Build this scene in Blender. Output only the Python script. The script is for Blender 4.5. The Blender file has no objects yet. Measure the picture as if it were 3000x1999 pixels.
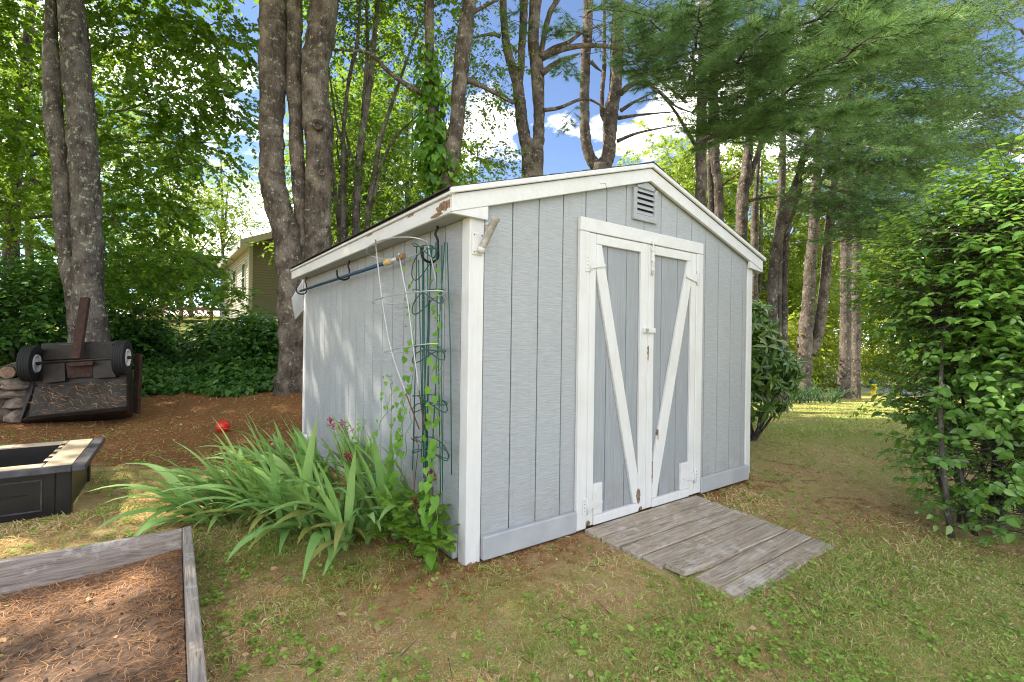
import bpy, bmesh, math, random
import numpy as np
from mathutils import Vector, Matrix

RND = random.Random(11)
rng = np.random.default_rng(11)
S = bpy.context.scene
COL = S.collection
rad = math.radians

# ------------------------------------------------------------------ camera
CAM = np.array([-1.3857, -2.2984, 1.2618])
YAW, PITCH, ROLL, FPX = 0.6322, -0.0015, 0.0138, 1415.4      # focal length in pixels of a 3000 px wide frame
_fw = np.array([math.sin(YAW) * math.cos(PITCH), math.cos(YAW) * math.cos(PITCH), math.sin(PITCH)])
_r = np.array([math.cos(YAW), -math.sin(YAW), 0.0])
_u = np.cross(_r, _fw)
_r2 = _r * math.cos(ROLL) + _u * math.sin(ROLL)
_u2 = _u * math.cos(ROLL) - _r * math.sin(ROLL)
cam_data = bpy.data.cameras.new('camera')
cam = bpy.data.objects.new('camera', cam_data)
COL.objects.link(cam)
cam_data.sensor_width = 36.0
cam_data.lens = FPX / 3000 * 36.0
cam_data.clip_start = 0.05
cam_data.clip_end = 2000
cam.matrix_world = Matrix(((_r2[0], _u2[0], -_fw[0], CAM[0]), (_r2[1], _u2[1], -_fw[1], CAM[1]),
                           (_r2[2], _u2[2], -_fw[2], CAM[2]), (0, 0, 0, 1)))
S.camera = cam
S.render.resolution_x, S.render.resolution_y = 1024, 682

# ------------------------------------------------------------------ light and exposure
SUN_EL, SUN_AZ = rad(46), math.atan2(-0.60, 0.80)            # azimuth from +Y towards +X
SUN_DIR = Vector((math.sin(SUN_AZ) * math.cos(SUN_EL), math.cos(SUN_AZ) * math.cos(SUN_EL), math.sin(SUN_EL)))
S.view_settings.view_transform = 'Standard'
S.view_settings.look = 'None'
S.view_settings.gamma = 1
S.view_settings.use_curve_mapping = False
S.view_settings.exposure = 1.85
S.view_settings.use_white_balance = True                     # camera balanced for open shade
S.view_settings.white_balance_temperature = 7150
S.render.engine = 'CYCLES'
S.cycles.use_denoising = True
S.cycles.denoising_prefilter = 'NONE'
S.cycles.filter_width = 1.1
S.cycles.max_bounces = 8
S.cycles.diffuse_bounces = 4
S.cycles.transparent_max_bounces = 4
S.cycles.transmission_bounces = 4

sun_data = bpy.data.lights.new('sun', 'SUN')
sun_data.energy = 3.8
sun_data.angle = rad(0.53)
sun_data.color = (1.0, 0.93, 0.82)
sun = bpy.data.objects.new('sun', sun_data)
sun.rotation_euler = SUN_DIR.to_track_quat('Z', 'Y').to_euler()
sun.location = (-10, 20, 30)
COL.objects.link(sun)


def N(nt, typ, ins=None, **props):
    n = nt.nodes.new(typ)
    for k, v in props.items():
        setattr(n, k, v)
    for k, v in (ins or {}).items():
        s = n.inputs[k]
        if isinstance(v, bpy.types.NodeSocket):
            nt.links.new(v, s)
        else:
            if isinstance(v, (tuple, list)) and len(v) == 3 and s.type == 'RGBA':
                v = tuple(v) + (1,)
            s.default_value = v
    return n


def mixc(nt, f, a, b, mode='MIX'):
    n = N(nt, 'ShaderNodeMix', {0: f, 6: a, 7: b}, data_type='RGBA', blend_type=mode)
    return n.outputs[2]


def mrange(nt, v, lo, hi, a=0.0, b=1.0):
    return N(nt, 'ShaderNodeMapRange', {0: v, 1: lo, 2: hi, 3: a, 4: b}, clamp=True).outputs[0]


def mth(nt, op, a, b=0.0):
    return N(nt, 'ShaderNodeMath', {0: a, 1: b}, operation=op).outputs[0]


def noise(nt, vec, scale, detail=4, rough=0.55, out=0):
    return N(nt, 'ShaderNodeTexNoise', {'Vector': vec, 'Scale': scale, 'Detail': detail, 'Roughness': rough}).outputs[out]


def stretch(nt, vec, s):
    return N(nt, 'ShaderNodeVectorMath', {0: vec, 1: s}, operation='MULTIPLY').outputs[0]


W = bpy.data.worlds.new('World')
S.world = W
W.use_nodes = True
wt = W.node_tree
wt.nodes.clear()
sky = N(wt, 'ShaderNodeTexSky', sky_type='NISHITA', sun_disc=False, sun_elevation=SUN_EL, sun_rotation=SUN_AZ)
sky.air_density, sky.dust_density, sky.ozone_density = 0.46, 0.0, 2.4
tc = N(wt, 'ShaderNodeTexCoord')
sep = N(wt, 'ShaderNodeSeparateXYZ', {0: tc.outputs['Generated']})
zz = mth(wt, 'ADD', mth(wt, 'MAXIMUM', sep.outputs[2], 0.0), 0.22)
pv = N(wt, 'ShaderNodeCombineXYZ', {0: mth(wt, 'DIVIDE', sep.outputs[0], zz), 1: mth(wt, 'DIVIDE', sep.outputs[1], zz), 2: 11.3})
cn = noise(wt, pv.outputs[0], 1.55, 9, 0.56)
cmask = mrange(wt, cn, 0.50, 0.66)
cloud = mixc(wt, noise(wt, pv.outputs[0], 3.1, 5), (15.0, 15.4, 16.0), (23.0, 23.0, 22.6))
skyc = mixc(wt, cmask, sky.outputs[0], cloud)
bg = N(wt, 'ShaderNodeBackground', {0: skyc, 1: 0.115})
N(wt, 'ShaderNodeOutputWorld', {0: bg.outputs[0]})


# ------------------------------------------------------------------ pixel -> place helpers (photo pixels, 3000 wide)
def ray(u, v):
    return _fw + _r2 * (u - 1500) / FPX - _u2 * (v - 999.5) / FPX


def at_b(u, v, b):
    return CAM + ray(u, v) * b


def at_z(u, v, z):
    d = ray(u, v)
    return CAM + d * ((z - CAM[2]) / d[2])


def at_x(u, v, x):
    d = ray(u, v)
    return CAM + d * ((x - CAM[0]) / d[0])


def ab(x, y):
    dx, dy = x - CAM[0], y - CAM[1]
    return _r[0] * dx + _r[1] * dy, math.sin(YAW) * dx + math.cos(YAW) * dy


def world(a, b, z=0.0):
    return np.array([CAM[0] + _r[0] * a + math.sin(YAW) * b, CAM[1] + _r[1] * a + math.cos(YAW) * b, z])


def sstep(lo, hi, x):
    t = np.clip((np.asarray(x, float) - lo) / (hi - lo), 0, 1)
    return t * t * (3 - 2 * t)


_q0, _q1 = at_z(548, 1546, .17), at_z(582, 1999, .17)           # corner and one side of the raised bed
_qa = math.atan2(_q1[1] - _q0[1], _q1[0] - _q0[0])


def bed_local(x, y):
    dx, dy = x - _q0[0], y - _q0[1]
    return math.cos(_qa) * dx + math.sin(_qa) * dy, -math.sin(_qa) * dx + math.cos(_qa) * dy


def gz(x, y):
    """height of the ground"""
    x, y = np.asarray(x, float), np.asarray(y, float)
    a, b = ab(x, y)
    near = -0.055 * np.clip(-y, 0, 1.3)
    wr = sstep(-1.0, 3.0, a)
    wl = 1 - sstep(-4.0, -0.5, a)
    zr = -0.060 * np.clip(b - 7.0, 0, 30)
    zl = np.interp(b, [0, 6, 7.5, 9, 10.5, 13, 17, 22, 45], [0, .02, .10, .26, .5, 1.0, 1.62, 2.1, 3.2])
    bump = 0.012 * (np.sin(2.3 * x + 1.1 * np.sin(1.7 * y)) * np.cos(1.9 * y + 0.6 * x)) + 0.006 * np.sin(6.1 * x + 2.0) * np.sin(5.3 * y)
    bump = bump * sstep(0.35, 1.4, np.abs(x - 1.5) - 1.5 + np.abs(y - 1.4) * 0) * 1.0 + bump * 0.35
    mound = 0.20 * np.exp(-(((a + 2.9) / 1.4) ** 2 + ((b - 8.0) / 1.0) ** 2))
    lx, ly = bed_local(x, y)
    pit = -0.10 * sstep(0, .12, np.minimum(np.minimum(lx, 2.4 - lx), np.minimum(-ly, ly + 1.25)))
    return near + wr * zr + wl * zl + bump + mound + pit


def on_ground(u, v):
    d = ray(u, v)
    t = 0.5
    for _ in range(4000):
        p = CAM + d * t
        if p[2] < gz(p[0], p[1]):
            return p
        t += 0.01 + t * 0.002
    return p


# ------------------------------------------------------------------ object helpers
def link(name, me, parent=None):
    o = bpy.data.objects.new(name, me)
    COL.objects.link(o)
    if parent is not None:
        o.parent = parent
    return o


def tag(o, label, cat, group=None, kind=None):
    if label:
        o['label'] = label
    if cat:
        o['category'] = cat
    if group:
        o['group'] = group
    if kind:
        o['kind'] = kind
    return o


def thing(name, label, cat, loc=(0, 0, 0), rz=0.0, group=None):
    o = link(name, None)
    o.location = tuple(float(c) for c in loc)
    o.rotation_euler = (0, 0, rz)
    o.empty_display_size = 0.1
    return tag(o, label, cat, group)


def np_mesh(name, V, F, mat, smooth=False, mats=None, midx=None):
    V = np.asarray(V, np.float32).reshape(-1, 3)
    F = np.asarray(F, np.int32)
    me = bpy.data.meshes.new(name)
    nf, k = F.shape
    me.vertices.add(len(V))
    me.vertices.foreach_set('co', V.ravel())
    me.loops.add(nf * k)
    me.loops.foreach_set('vertex_index', F.ravel())
    me.polygons.add(nf)
    me.polygons.foreach_set('loop_start', np.arange(0, nf * k, k, dtype=np.int32))
    me.update(calc_edges=True)
    if smooth:
        me.polygons.foreach_set('use_smooth', np.ones(nf, bool))
    if mat is not None:
        me.materials.append(mat)
    return me


class MB:
    """collects shapes, builds ONE mesh object"""
    def __init__(self):
        self.v, self.f, self.s = [], [], []

    def add(self, vs, fs, smooth=False):
        o = len(self.v)
        self.v += [tuple(map(float, p)) for p in vs]
        self.f += [tuple(i + o for i in f) for f in fs]
        self.s += [smooth] * len(fs)
        return self

    def box(self, x0, x1, y0, y1, z0, z1, M=None):
        vs = [(x, y, z) for z in (z0, z1) for y in (y0, y1) for x in (x0, x1)]
        if M is not None:
            vs = [M @ Vector(p) for p in vs]
        return self.add(vs, [(0, 2, 3, 1), (4, 5, 7, 6), (0, 1, 5, 4), (2, 6, 7, 3), (0, 4, 6, 2), (1, 3, 7, 5)])

    def prism(self, poly, lo, hi, axis='y', M=None):
        """polygon in the plane across `axis`, extruded lo..hi"""
        n = len(poly)
        def pt(p, w):
            q = {'y': (p[0], w, p[1]), 'x': (w, p[0], p[1]), 'z': (p[0], p[1], w)}[axis]
            return M @ Vector(q) if M is not None else q
        vs = [pt(p, lo) for p in poly] + [pt(p, hi) for p in poly]
        fs = [tuple(range(n)), tuple(range(2 * n - 1, n - 1, -1))]
        fs += [(i, i + n, (i + 1) % n + n, (i + 1) % n) for i in range(n)]
        return self.add(vs, fs)

    def bar(self, p, q, w, t, up=(0, 0, 1)):
        p, q = Vector(p), Vector(q)
        d = (q - p)
        L = d.length
        d.normalize()
        x = d.cross(Vector(up)).normalized()
        u = x.cross(d)
        M = Matrix((( x.x, d.x, u.x, p.x), (x.y, d.y, u.y, p.y), (x.z, d.z, u.z, p.z), (0, 0, 0, 1)))
        return self.box(-w / 2, w / 2, 0, L, -t / 2, t / 2, M)

    def tube(self, pts, rs, n=8, caps=True, rough=0.0, seed=0, closed=False):
        pts = [Vector(tuple(map(float, p))) for p in pts]
        m = len(pts)
        if not hasattr(rs, '__len__'):
            rs = [rs] * m
        vs, fs = [], []
        ref = None
        for i, p in enumerate(pts):
            if closed:
                d = pts[(i + 1) % m] - pts[i - 1]
            else:
                d = pts[min(i + 1, m - 1)] - pts[max(i - 1, 0)]
            if d.length < 1e-9:
                d = Vector((0, 0, 1))
            d.normalize()
            if ref is None:
                ref = Vector((1, 0, 0)) if abs(d.x) < 0.9 else Vector((0, 1, 0))
            x = (ref - d * ref.dot(d)).normalized()
            ref = x
            y = d.cross(x)
            for j in range(n):
                t = 2 * math.pi * j / n
                r = rs[i]
                if rough:
                    h = i * 0.35 + seed
                    r *= 1 + rough * (math.sin(3 * t + h * 1.3 + seed) * 0.5 + math.sin(5 * t - h * 2.1 + seed * 2) * 0.35 + math.sin(2 * t + h * 3.7) * 0.4 + math.sin(9 * t + h * 5.3 + seed) * .22 + math.sin(7 * t - h * 7.9) * .2)
                vs.append(p + x * (math.cos(t) * r) + y * (math.sin(t) * r))
        for i in range(m if closed else m - 1):
            for j in range(n):
                a, b = i * n + j, i * n + (j + 1) % n
                c, d2 = ((i + 1) % m) * n + (j + 1) % n, ((i + 1) % m) * n + j
                fs.append((a, b, c, d2))
        self.add(vs, fs, True)
        if caps and not closed:
            o = len(self.v) - len(vs)
            self.f += [tuple(o + j for j in reversed(range(n))), tuple(o + (m - 1) * n + j for j in range(n))]
            self.s += [False, False]
        return self

    def lathe(self, prof, n=20, M=None):
        vs, fs = [], []
        for r, z in prof:
            for j in range(n):
                t = 2 * math.pi * j / n
                p = (r * math.cos(t), r * math.sin(t), z)
                vs.append(M @ Vector(p) if M is not None else p)
        for i in range(len(prof) - 1):
            for j in range(n):
                fs.append((i * n + j, i * n + (j + 1) % n, (i + 1) * n + (j + 1) % n, (i + 1) * n + j))
        return self.add(vs, fs, True)

    def build(self, name, mat, parent=None, bevel=0.0, label=None):
        me = bpy.data.meshes.new(name)
        me.from_pydata(self.v, [], self.f)
        me.polygons.foreach_set('use_smooth', self.s)
        me.materials.append(mat)
        me.update()
        o = link(name, me, parent)
        if bevel:
            m = o.modifiers.new('bevel', 'BEVEL')
            m.width = bevel
            m.segments = 1
            m.limit_method = 'ANGLE'
        if label:
            o['label'] = label
        return o


def basis(d, nrm):
    """(n,3,3) matrices whose columns are side, d, normal"""
    d = d / (np.linalg.norm(d, axis=1, keepdims=True) + 1e-9)
    s = np.cross(d, nrm)
    s /= (np.linalg.norm(s, axis=1, keepdims=True) + 1e-9)
    n = np.cross(s, d)
    return np.stack([s, d, n], axis=2)


def scatter(tv, tf, pos, mat3, scale):
    """template copied to n places -> V, F"""
    tv = np.asarray(tv, float)
    tf = np.asarray(tf, int)
    n, k = len(pos), len(tv)
    V = np.einsum('nij,kj->nki', mat3, tv)
    sc = np.asarray(scale, float)
    V = V * (sc[:, None, None] if sc.ndim == 1 else sc) + np.asarray(pos)[:, None, :]
    F = tf[None] + (np.arange(n) * k)[:, None, None]
    return V.reshape(-1, 3), F.reshape(-1, tf.shape[1])


# leaf templates: length 1 along +y, normal +z
LEAF4 = ([(0, 0, 0), (.30, .42, .06), (0, 1, -.08), (-.30, .42, .06)], [(0, 1, 2), (0, 2, 3)])
LEAF8 = ([(0, 0, 0), (.22, .2, .05), (.31, .45, .07), (.18, .75, .02), (0, 1, -.12), (-.18, .75, .02), (-.31, .45, .07), (-.22, .2, .05), (0, .45, -.01)],
         [(0, 1, 8), (1, 2, 8), (2, 3, 8), (3, 4, 8), (4, 5, 8), (5, 6, 8), (6, 7, 8), (7, 0, 8)])
HEART = ([(0, 0, 0), (.26, -.1, .04), (.42, .15, .06), (.34, .5, .04), (0, 1, -.1), (-.34, .5, .04), (-.42, .15, .06), (-.26, -.1, .04), (0, .4, -.02)],
         [(0, 1, 8), (1, 2, 8), (2, 3, 8), (3, 4, 8), (4, 5, 8), (5, 6, 8), (6, 7, 8), (7, 0, 8)])
LANCE = ([(0, 0, 0), (.11, .3, .03), (.13, .6, .02), (0, 1, -.12), (-.13, .6, .02), (-.11, .3, .03), (0, .5, -.02)],
         [(0, 1, 6), (1, 2, 6), (2, 3, 6), (3, 4, 6), (4, 5, 6), (5, 0, 6)])
MAPLE = ([(0, 0, 0), (.48, .22, .05), (.22, .40, 0), (.36, .68, .04), (0, 1, -.08), (-.36, .68, .04), (-.22, .40, 0), (-.48, .22, .05)],
         [(0, 1, 2), (0, 2, 6), (2, 3, 4), (2, 4, 6), (6, 4, 5), (0, 6, 7)])
LEAF6 = ([(0, 0, 0), (.28, .28, .07), (.24, .62, .05), (0, 1, -.1), (-.24, .62, .05), (-.28, .28, .07)], [(0, 1, 2), (0, 2, 3), (0, 3, 4), (0, 4, 5)])
HEART6 = ([(0, 0, 0), (.40, .08, .06), (.34, .52, .04), (0, 1, -.1), (-.34, .52, .04), (-.40, .08, .06)], [(0, 1, 2), (0, 2, 3), (0, 3, 4), (0, 4, 5)])


def unit_rand(n):
    v = rng.normal(size=(n, 3))
    return v / np.linalg.norm(v, axis=1, keepdims=True)


def spline(P, n=6):
    P = np.asarray(P, float)
    if len(P) < 3:
        t = np.linspace(0, 1, n + 1)[:, None]
        return P[0] * (1 - t) + P[-1] * t
    Q = np.vstack([2 * P[0] - P[1], P, 2 * P[-1] - P[-2]])
    out = []
    for i in range(1, len(Q) - 2):
        for t in np.linspace(0, 1, n, endpoint=False):
            a_, b_, c_, d_ = Q[i - 1], Q[i], Q[i + 1], Q[i + 2]
            out.append(.5 * (2 * b_ + (c_ - a_) * t + (2 * a_ - 5 * b_ + 4 * c_ - d_) * t * t + (3 * b_ - a_ - 3 * c_ + d_) * t ** 3))
    out.append(P[-1])
    return np.array(out)


# ------------------------------------------------------------------ materials
def new_mat(name):
    m = bpy.data.materials.new(name)
    m.use_nodes = True
    nt = m.node_tree
    nt.nodes.clear()
    out = N(nt, 'ShaderNodeOutputMaterial')
    return m, nt, out


def principled(nt, out, col, rough=0.6, bump=None, bstr=0.3, bdist=0.01, metal=0.0, spec=0.4):
    b = N(nt, 'ShaderNodeBsdfPrincipled', {'Base Color': col, 'Roughness': rough, 'Metallic': metal, 'Specular IOR Level': spec})
    if bump is not None:
        bn = N(nt, 'ShaderNodeBump', {'Height': bump, 'Strength': bstr, 'Distance': bdist})
        nt.links.new(bn.outputs[0], b.inputs['Normal'])
    nt.links.new(b.outputs[0], out.inputs[0])
    return b


def gpos(nt):
    return N(nt, 'ShaderNodeNewGeometry').outputs['Position']


def plain(name, col, rough=0.6, metal=0.0, var=0.12, scale=14, bstr=0.15, spec=0.4):
    m, nt, out = new_mat(name)
    p = gpos(nt)
    n = noise(nt, p, scale, 5)
    c = mixc(nt, mrange(nt, n, .3, .7), tuple(x * (1 - var) for x in col), tuple(min(1, x * (1 + var)) for x in col))
    principled(nt, out, c, rough, n, bstr, 0.004, metal, spec)
    return m


def leaf_mat(name, cols, trans=0.42, tcol=None, rough=0.42, spec=0.35):
    """per-leaf colour from a ramp of 3, plus light coming through the blade"""
    m, nt, out = new_mat(name)
    r = N(nt, 'ShaderNodeNewGeometry').outputs['Random Per Island']
    r = mth(nt, 'FRACT', mth(nt, 'ADD', r, N(nt, 'ShaderNodeObjectInfo').outputs['Random']))
    cr = N(nt, 'ShaderNodeValToRGB', {0: r})
    e = cr.color_ramp.elements
    e[0].color = (*cols[0], 1)
    e[1].color = (*cols[2], 1)
    e.new(0.55).color = (*cols[1], 1)
    c = cr.outputs[0]
    b = N(nt, 'ShaderNodeBsdfPrincipled', {'Base Color': c, 'Roughness': rough, 'Specular IOR Level': spec})
    tc_ = mixc(nt, 0.75, c, tcol or tuple(min(1, x * 2.2) for x in cols[1]))
    t = N(nt, 'ShaderNodeBsdfTranslucent', {0: tc_})
    mx = N(nt, 'ShaderNodeMixShader', {0: trans, 1: b.outputs[0], 2: t.outputs[0]})
    nt.links.new(mx.outputs[0], out.inputs[0])
    return m


def paint_siding(name, col, vertical=False):
    m, nt, out = new_mat(name)
    p = gpos(nt)
    oi = N(nt, 'ShaderNodeObjectInfo').outputs['Random']
    st = stretch(nt, p, (7, 7, 95) if not vertical else (60, 60, 3))
    g = noise(nt, st, 1.6, 5, 0.62)
    g2 = noise(nt, stretch(nt, p, (3, 3, 40) if not vertical else (25, 25, 1.5)), 1.5, 3)
    d = noise(nt, p, 2.2, 4)
    c = mixc(nt, mrange(nt, g, .34, .66), tuple(x * .86 for x in col), tuple(min(1, x * 1.07) for x in col))
    c = mixc(nt, mth(nt, 'MULTIPLY', mrange(nt, d, .45, .75), .22), c, tuple(x * .8 for x in col))
    c = mixc(nt, mth(nt, 'MULTIPLY', oi, .10), c, tuple(x * .75 for x in col))
    sx_ = N(nt, 'ShaderNodeSeparateXYZ', {0: p}).outputs[2]
    mud = mth(nt, 'MULTIPLY', mrange(nt, sx_, .42, .12), mrange(nt, noise(nt, p, 7, 6, .65), .42, .66))
    c = mixc(nt, mth(nt, 'MULTIPLY', mud, .5), c, (.25, .20, .15))
    run = mrange(nt, noise(nt, stretch(nt, p, (26, 26, .9)), 1.0, 4, .6), .58, .72)
    c = mixc(nt, mth(nt, 'MULTIPLY', run, .22), c, tuple(x * .62 for x in col))
    h = mth(nt, 'ADD', g, mth(nt, 'MULTIPLY', g2, .6))
    principled(nt, out, c, 0.62, h, 0.55 if not vertical else .3, 0.006, spec=.3)
    return m


def paint_white(name, wear=0.0, wearcol=(.30, .17, .09), axis=(1, 1, 1), spots=()):
    m, nt, out = new_mat(name)
    p = gpos(nt)
    n = noise(nt, stretch(nt, p, tuple(30 * a for a in axis)), 1.0, 5)
    d = noise(nt, p, 3.2, 5)
    c = mixc(nt, mrange(nt, n, .3, .7), (.585, .59, .59), (.65, .65, .648))
    c = mixc(nt, mth(nt, 'MULTIPLY', mrange(nt, d, .46, .74), .5), c, (.52, .505, .465))
    if wear > 0:
        w = noise(nt, stretch(nt, p, tuple(9 * a for a in axis)), 1.7, 8, .7)
        k = mrange(nt, w, .74 - wear * .1, .76 - wear * .1)
        c = mixc(nt, k, c, wearcol)
    for (x, y, z, rx, ry, rz) in spots:
        q = N(nt, 'ShaderNodeVectorMath', {0: p, 1: (x, y, z)}, operation='SUBTRACT').outputs[0]
        q = stretch(nt, q, (1 / rx, 1 / ry, 1 / rz))
        L = N(nt, 'ShaderNodeVectorMath', {0: q}, operation='LENGTH').outputs['Value']
        L = mth(nt, 'ADD', L, mth(nt, 'MULTIPLY', mth(nt, 'SUBTRACT', noise(nt, p, 38, 5), .5), 1.5))
        k = mrange(nt, L, 1.02, .96)
        wc = mixc(nt, mrange(nt, noise(nt, p, 55, 5), .4, .62), (.10, .055, .03), wearcol)
        c = mixc(nt, k, c, wc)
    principled(nt, out, c, 0.5, n, 0.12, 0.004, spec=.35)
    return m


def weathered(name, axis, dark=(.17, .13, .095), light=(.44, .385, .32), warm=(.32, .245, .165)):
    """bare grey timber, grain along axis 0/1/2 of the object"""
    m, nt, out = new_mat(name)
    p = N(nt, 'ShaderNodeTexCoord').outputs['Object']
    oi = N(nt, 'ShaderNodeObjectInfo').outputs['Random']
    p = N(nt, 'ShaderNodeVectorMath', {0: p, 1: N(nt, 'ShaderNodeCombineXYZ', {0: mth(nt, 'MULTIPLY', oi, 9.0), 1: mth(nt, 'MULTIPLY', oi, 5.0), 2: 0.0}).outputs[0]}, operation='ADD').outputs[0]
    s = [55, 55, 55]
    s[axis] = 2.2
    wv = noise(nt, p, 2.5, 3, out=0)
    pw = N(nt, 'ShaderNodeVectorMath', {0: p, 1: N(nt, 'ShaderNodeCombineXYZ', {0: mth(nt, 'MULTIPLY', wv, .05), 1: mth(nt, 'MULTIPLY', wv, .05), 2: mth(nt, 'MULTIPLY', wv, .05)}).outputs[0]}, operation='ADD').outputs[0]
    g = noise(nt, stretch(nt, pw, tuple(s)), 1.3, 6, .65)
    s2 = [170, 170, 170]
    s2[axis] = 5
    fine = noise(nt, stretch(nt, pw, tuple(s2)), 1.0, 4, .6)
    blot = noise(nt, p, 4.5, 5)
    c = mixc(nt, mrange(nt, g, .32, .62), dark, light)
    c = mixc(nt, mth(nt, 'MULTIPLY', mrange(nt, blot, .45, .7), .75), c, warm)
    c = mixc(nt, mth(nt, 'MULTIPLY', mrange(nt, noise(nt, p, 9, 6, .7), .54, .66), .45), c, (.62, .60, .57))
    c = mixc(nt, mth(nt, 'MULTIPLY', mrange(nt, fine, .60, .70), .75), c, (.07, .055, .045))
    h = mth(nt, 'ADD', g, fine)
    principled(nt, out, c, .82, h, .6, .006, spec=.2)
    return m


def bark(name, base, light, lichen=0.5, ridge=(22, 22, 5), spot=(.46, .50, .36)):
    m, nt, out = new_mat(name)
    p = N(nt, 'ShaderNodeTexCoord').outputs['Object']
    g = noise(nt, stretch(nt, p, ridge), 1.0, 8, .68)
    f = noise(nt, stretch(nt, p, tuple(3.1 * r for r in ridge)), 1.0, 4, .6)
    c = mixc(nt, mrange(nt, g, .36, .62), tuple(x * .35 for x in base), base)
    c = mixc(nt, mrange(nt, noise(nt, p, 3.2, 5, .6), .44, .64), c, light)
    if lichen:
        l1 = mrange(nt, noise(nt, p, 15, 5, .62), .62 - .07 * lichen, .65 - .07 * lichen)
        c = mixc(nt, mth(nt, 'MULTIPLY', l1, .75), c, tuple(x * .75 for x in spot))
        l2 = mrange(nt, noise(nt, p, 6.5, 5, .62), .705 - .05 * lichen, .72 - .05 * lichen)
        c = mixc(nt, mth(nt, 'MULTIPLY', l2, .85), c, spot)
    c = mixc(nt, mrange(nt, f, .56, .68), c, tuple(x * .45 for x in base))
    h = mth(nt, 'ADD', mth(nt, 'MULTIPLY', g, 1.5), f)
    principled(nt, out, c, .88, h, 1.0, .03, spec=.15)
    return m


M = {}
M['siding'] = paint_siding('grey_siding_paint', (.352, .374, .392))
M['door_panel'] = paint_siding('grey_door_paint', (.29, .312, .333), True)
M['groove'] = plain('groove_paint', (.16, .18, .20), .8)
M['white'] = paint_white('white_trim_paint', 0.0)
M['white_worn'] = paint_white('white_worn_paint', .55, axis=(1, 1, .12), spots=((.05, 0, -.01, .07, .08, .028), (3.0, 0, .05, .06, .08, .012)))
M['white_fascia'] = paint_white('white_fascia_paint', .25, axis=(1, .25, 1),
                                spots=((-.135, .055, 1.988, .05, .085, .028), (-.135, .14, 1.955, .05, .075, .012), (-.135, 1.2, 2.022, .05, .07, .006), (-.135, .48, 2.022, .05, .05, .008)))
M['white_brace'] = paint_white('white_brace_paint', 0.0, axis=(1, 1, .1), wearcol=(.27, .20, .13),
                               spots=((1.603, -.01, .33, .006, .05, .13), (1.665, -.01, .58, .006, .05, .07), (1.445, -.015, .145, .020, .05, .065), (1.535, -.012, 1.19, .007, .05, .062), (2.055, -.01, .50, .006, .05, .04), (1.47, -.02, .045, .02, .05, .014), (.93, -.02, .05, .02, .05, .02)))
M['grey_ledge'] = plain('grey_skirt_paint', (.335, .352, .37), .6, scale=5, bstr=.08)
M['shingle'] = plain('asphalt_shingle', (.065, .06, .06), .9, scale=90, var=.5, bstr=.5)
M['black_steel'] = plain('black_steel', (.012, .012, .013), .35, .3)
M['dark_hole'] = plain('dark_inside', (.01, .01, .01), .9)
M['zinc'] = plain('zinc_wire', (.5, .51, .52), .45, .5)
M['rusty_wire'] = plain('rusty_wire', (.16, .055, .025), .8, .1)
M['green_wire'] = plain('green_coated_wire', (.008, .085, .062), .35)
M['bare_metal'] = plain('weathered_metal', (.36, .34, .31), .5, .15, .3, 40)
M['blue_pole'] = plain('blue_pole', (.018, .045, .085), .28)
M['cork'] = plain('cork_grip', (.55, .40, .17), .8, scale=80, var=.3)
M['handle_wood'] = plain('handle_wood', (.24, .14, .07), .7, scale=50, var=.4)
M['pale_grip'] = plain('pale_grip', (.55, .58, .58), .5)
M['ramp_wood'] = weathered('ramp_wood', 0)
M['bed_wood'] = weathered('bed_wood', 0, dark=(.15, .125, .11), light=(.37, .33, .30), warm=(.27, .22, .18))
M['soil'] = plain('garden_soil', (.135, .085, .058), .95, scale=30, var=.6, bstr=.9)
M['bark_a'] = bark('grey_bark', (.125, .104, .09), (.195, .172, .152), .6)
M['bark_b'] = bark('brown_bark', (.125, .10, .082), (.24, .20, .165), .3)
M['bark_pine'] = bark('pine_bark', (.12, .098, .085), (.20, .165, .145), .35, (16, 16, 7))
M['bark_thin'] = bark('thin_bark', (.115, .10, .085), (.20, .18, .155), .3)
M['twig'] = plain('twig', (.07, .052, .04), .9)
M['cart_black'] = plain('cart_black_paint', (.017, .0125, .011), .5, .1, .5, 9)
M['cart_slab'] = plain('cart_slab_paint', (.038, .031, .029), .42, .2, .5, 6)
M['cart_rust'] = plain('cart_rust', (.042, .019, .014), .8, .2, .5, 18)
M['tyre'] = plain('tyre_rubber', (.014, .014, .015), .75, scale=50)
M['white_rim'] = plain('white_rim', (.62, .63, .64), .45, 0, .1)
M['table_black'] = plain('black_resin', (.014, .0135, .015), .30, 0, .25, 12)
M['table_rim'] = plain('grey_rim', (.055, .055, .065), .42, 0, .45, 18)
M['tile'] = plain('beige_tile', (.47, .36, .25), .6, 0, .16, 9)
M['red'] = plain('red_ball', (.55, .018, .015), .33, 0, .05)
M['stone'] = plain('field_stone', (.17, .13, .105), .9, 0, .5, 12, .8)
M['log'] = plain('log_end', (.20, .13, .09), .9, 0, .5, 40)
M['hydrant_y'] = plain('hydrant_yellow', (.66, .50, .03), .4)
M['hydrant_g'] = plain('hydrant_green', (.008, .055, .035), .4)
M['asphalt'] = plain('asphalt', (.19, .19, .20), .9, 0, .1, 60)
M['house_tan'] = plain('tan_vinyl', (.20, .165, .095), .6, 0, .05)
M['house_cream'] = plain('cream_vinyl', (.60, .56, .47), .6, 0, .05)
M['house_trim'] = plain('house_trim', (.42, .37, .25), .6, 0, .05)
M['house_roof'] = plain('house_shingle', (.19, .17, .13), .9, 0, .2, 20)
M['house_white'] = plain('house_white', (.6, .6, .58), .6)
M['glass'] = plain('window_glass', (.03, .06, .05), .08, 0, .1, spec=.8)
M['deck'] = plain('deck_brown', (.20, .095, .045), .7, 0, .3, 25)
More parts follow.
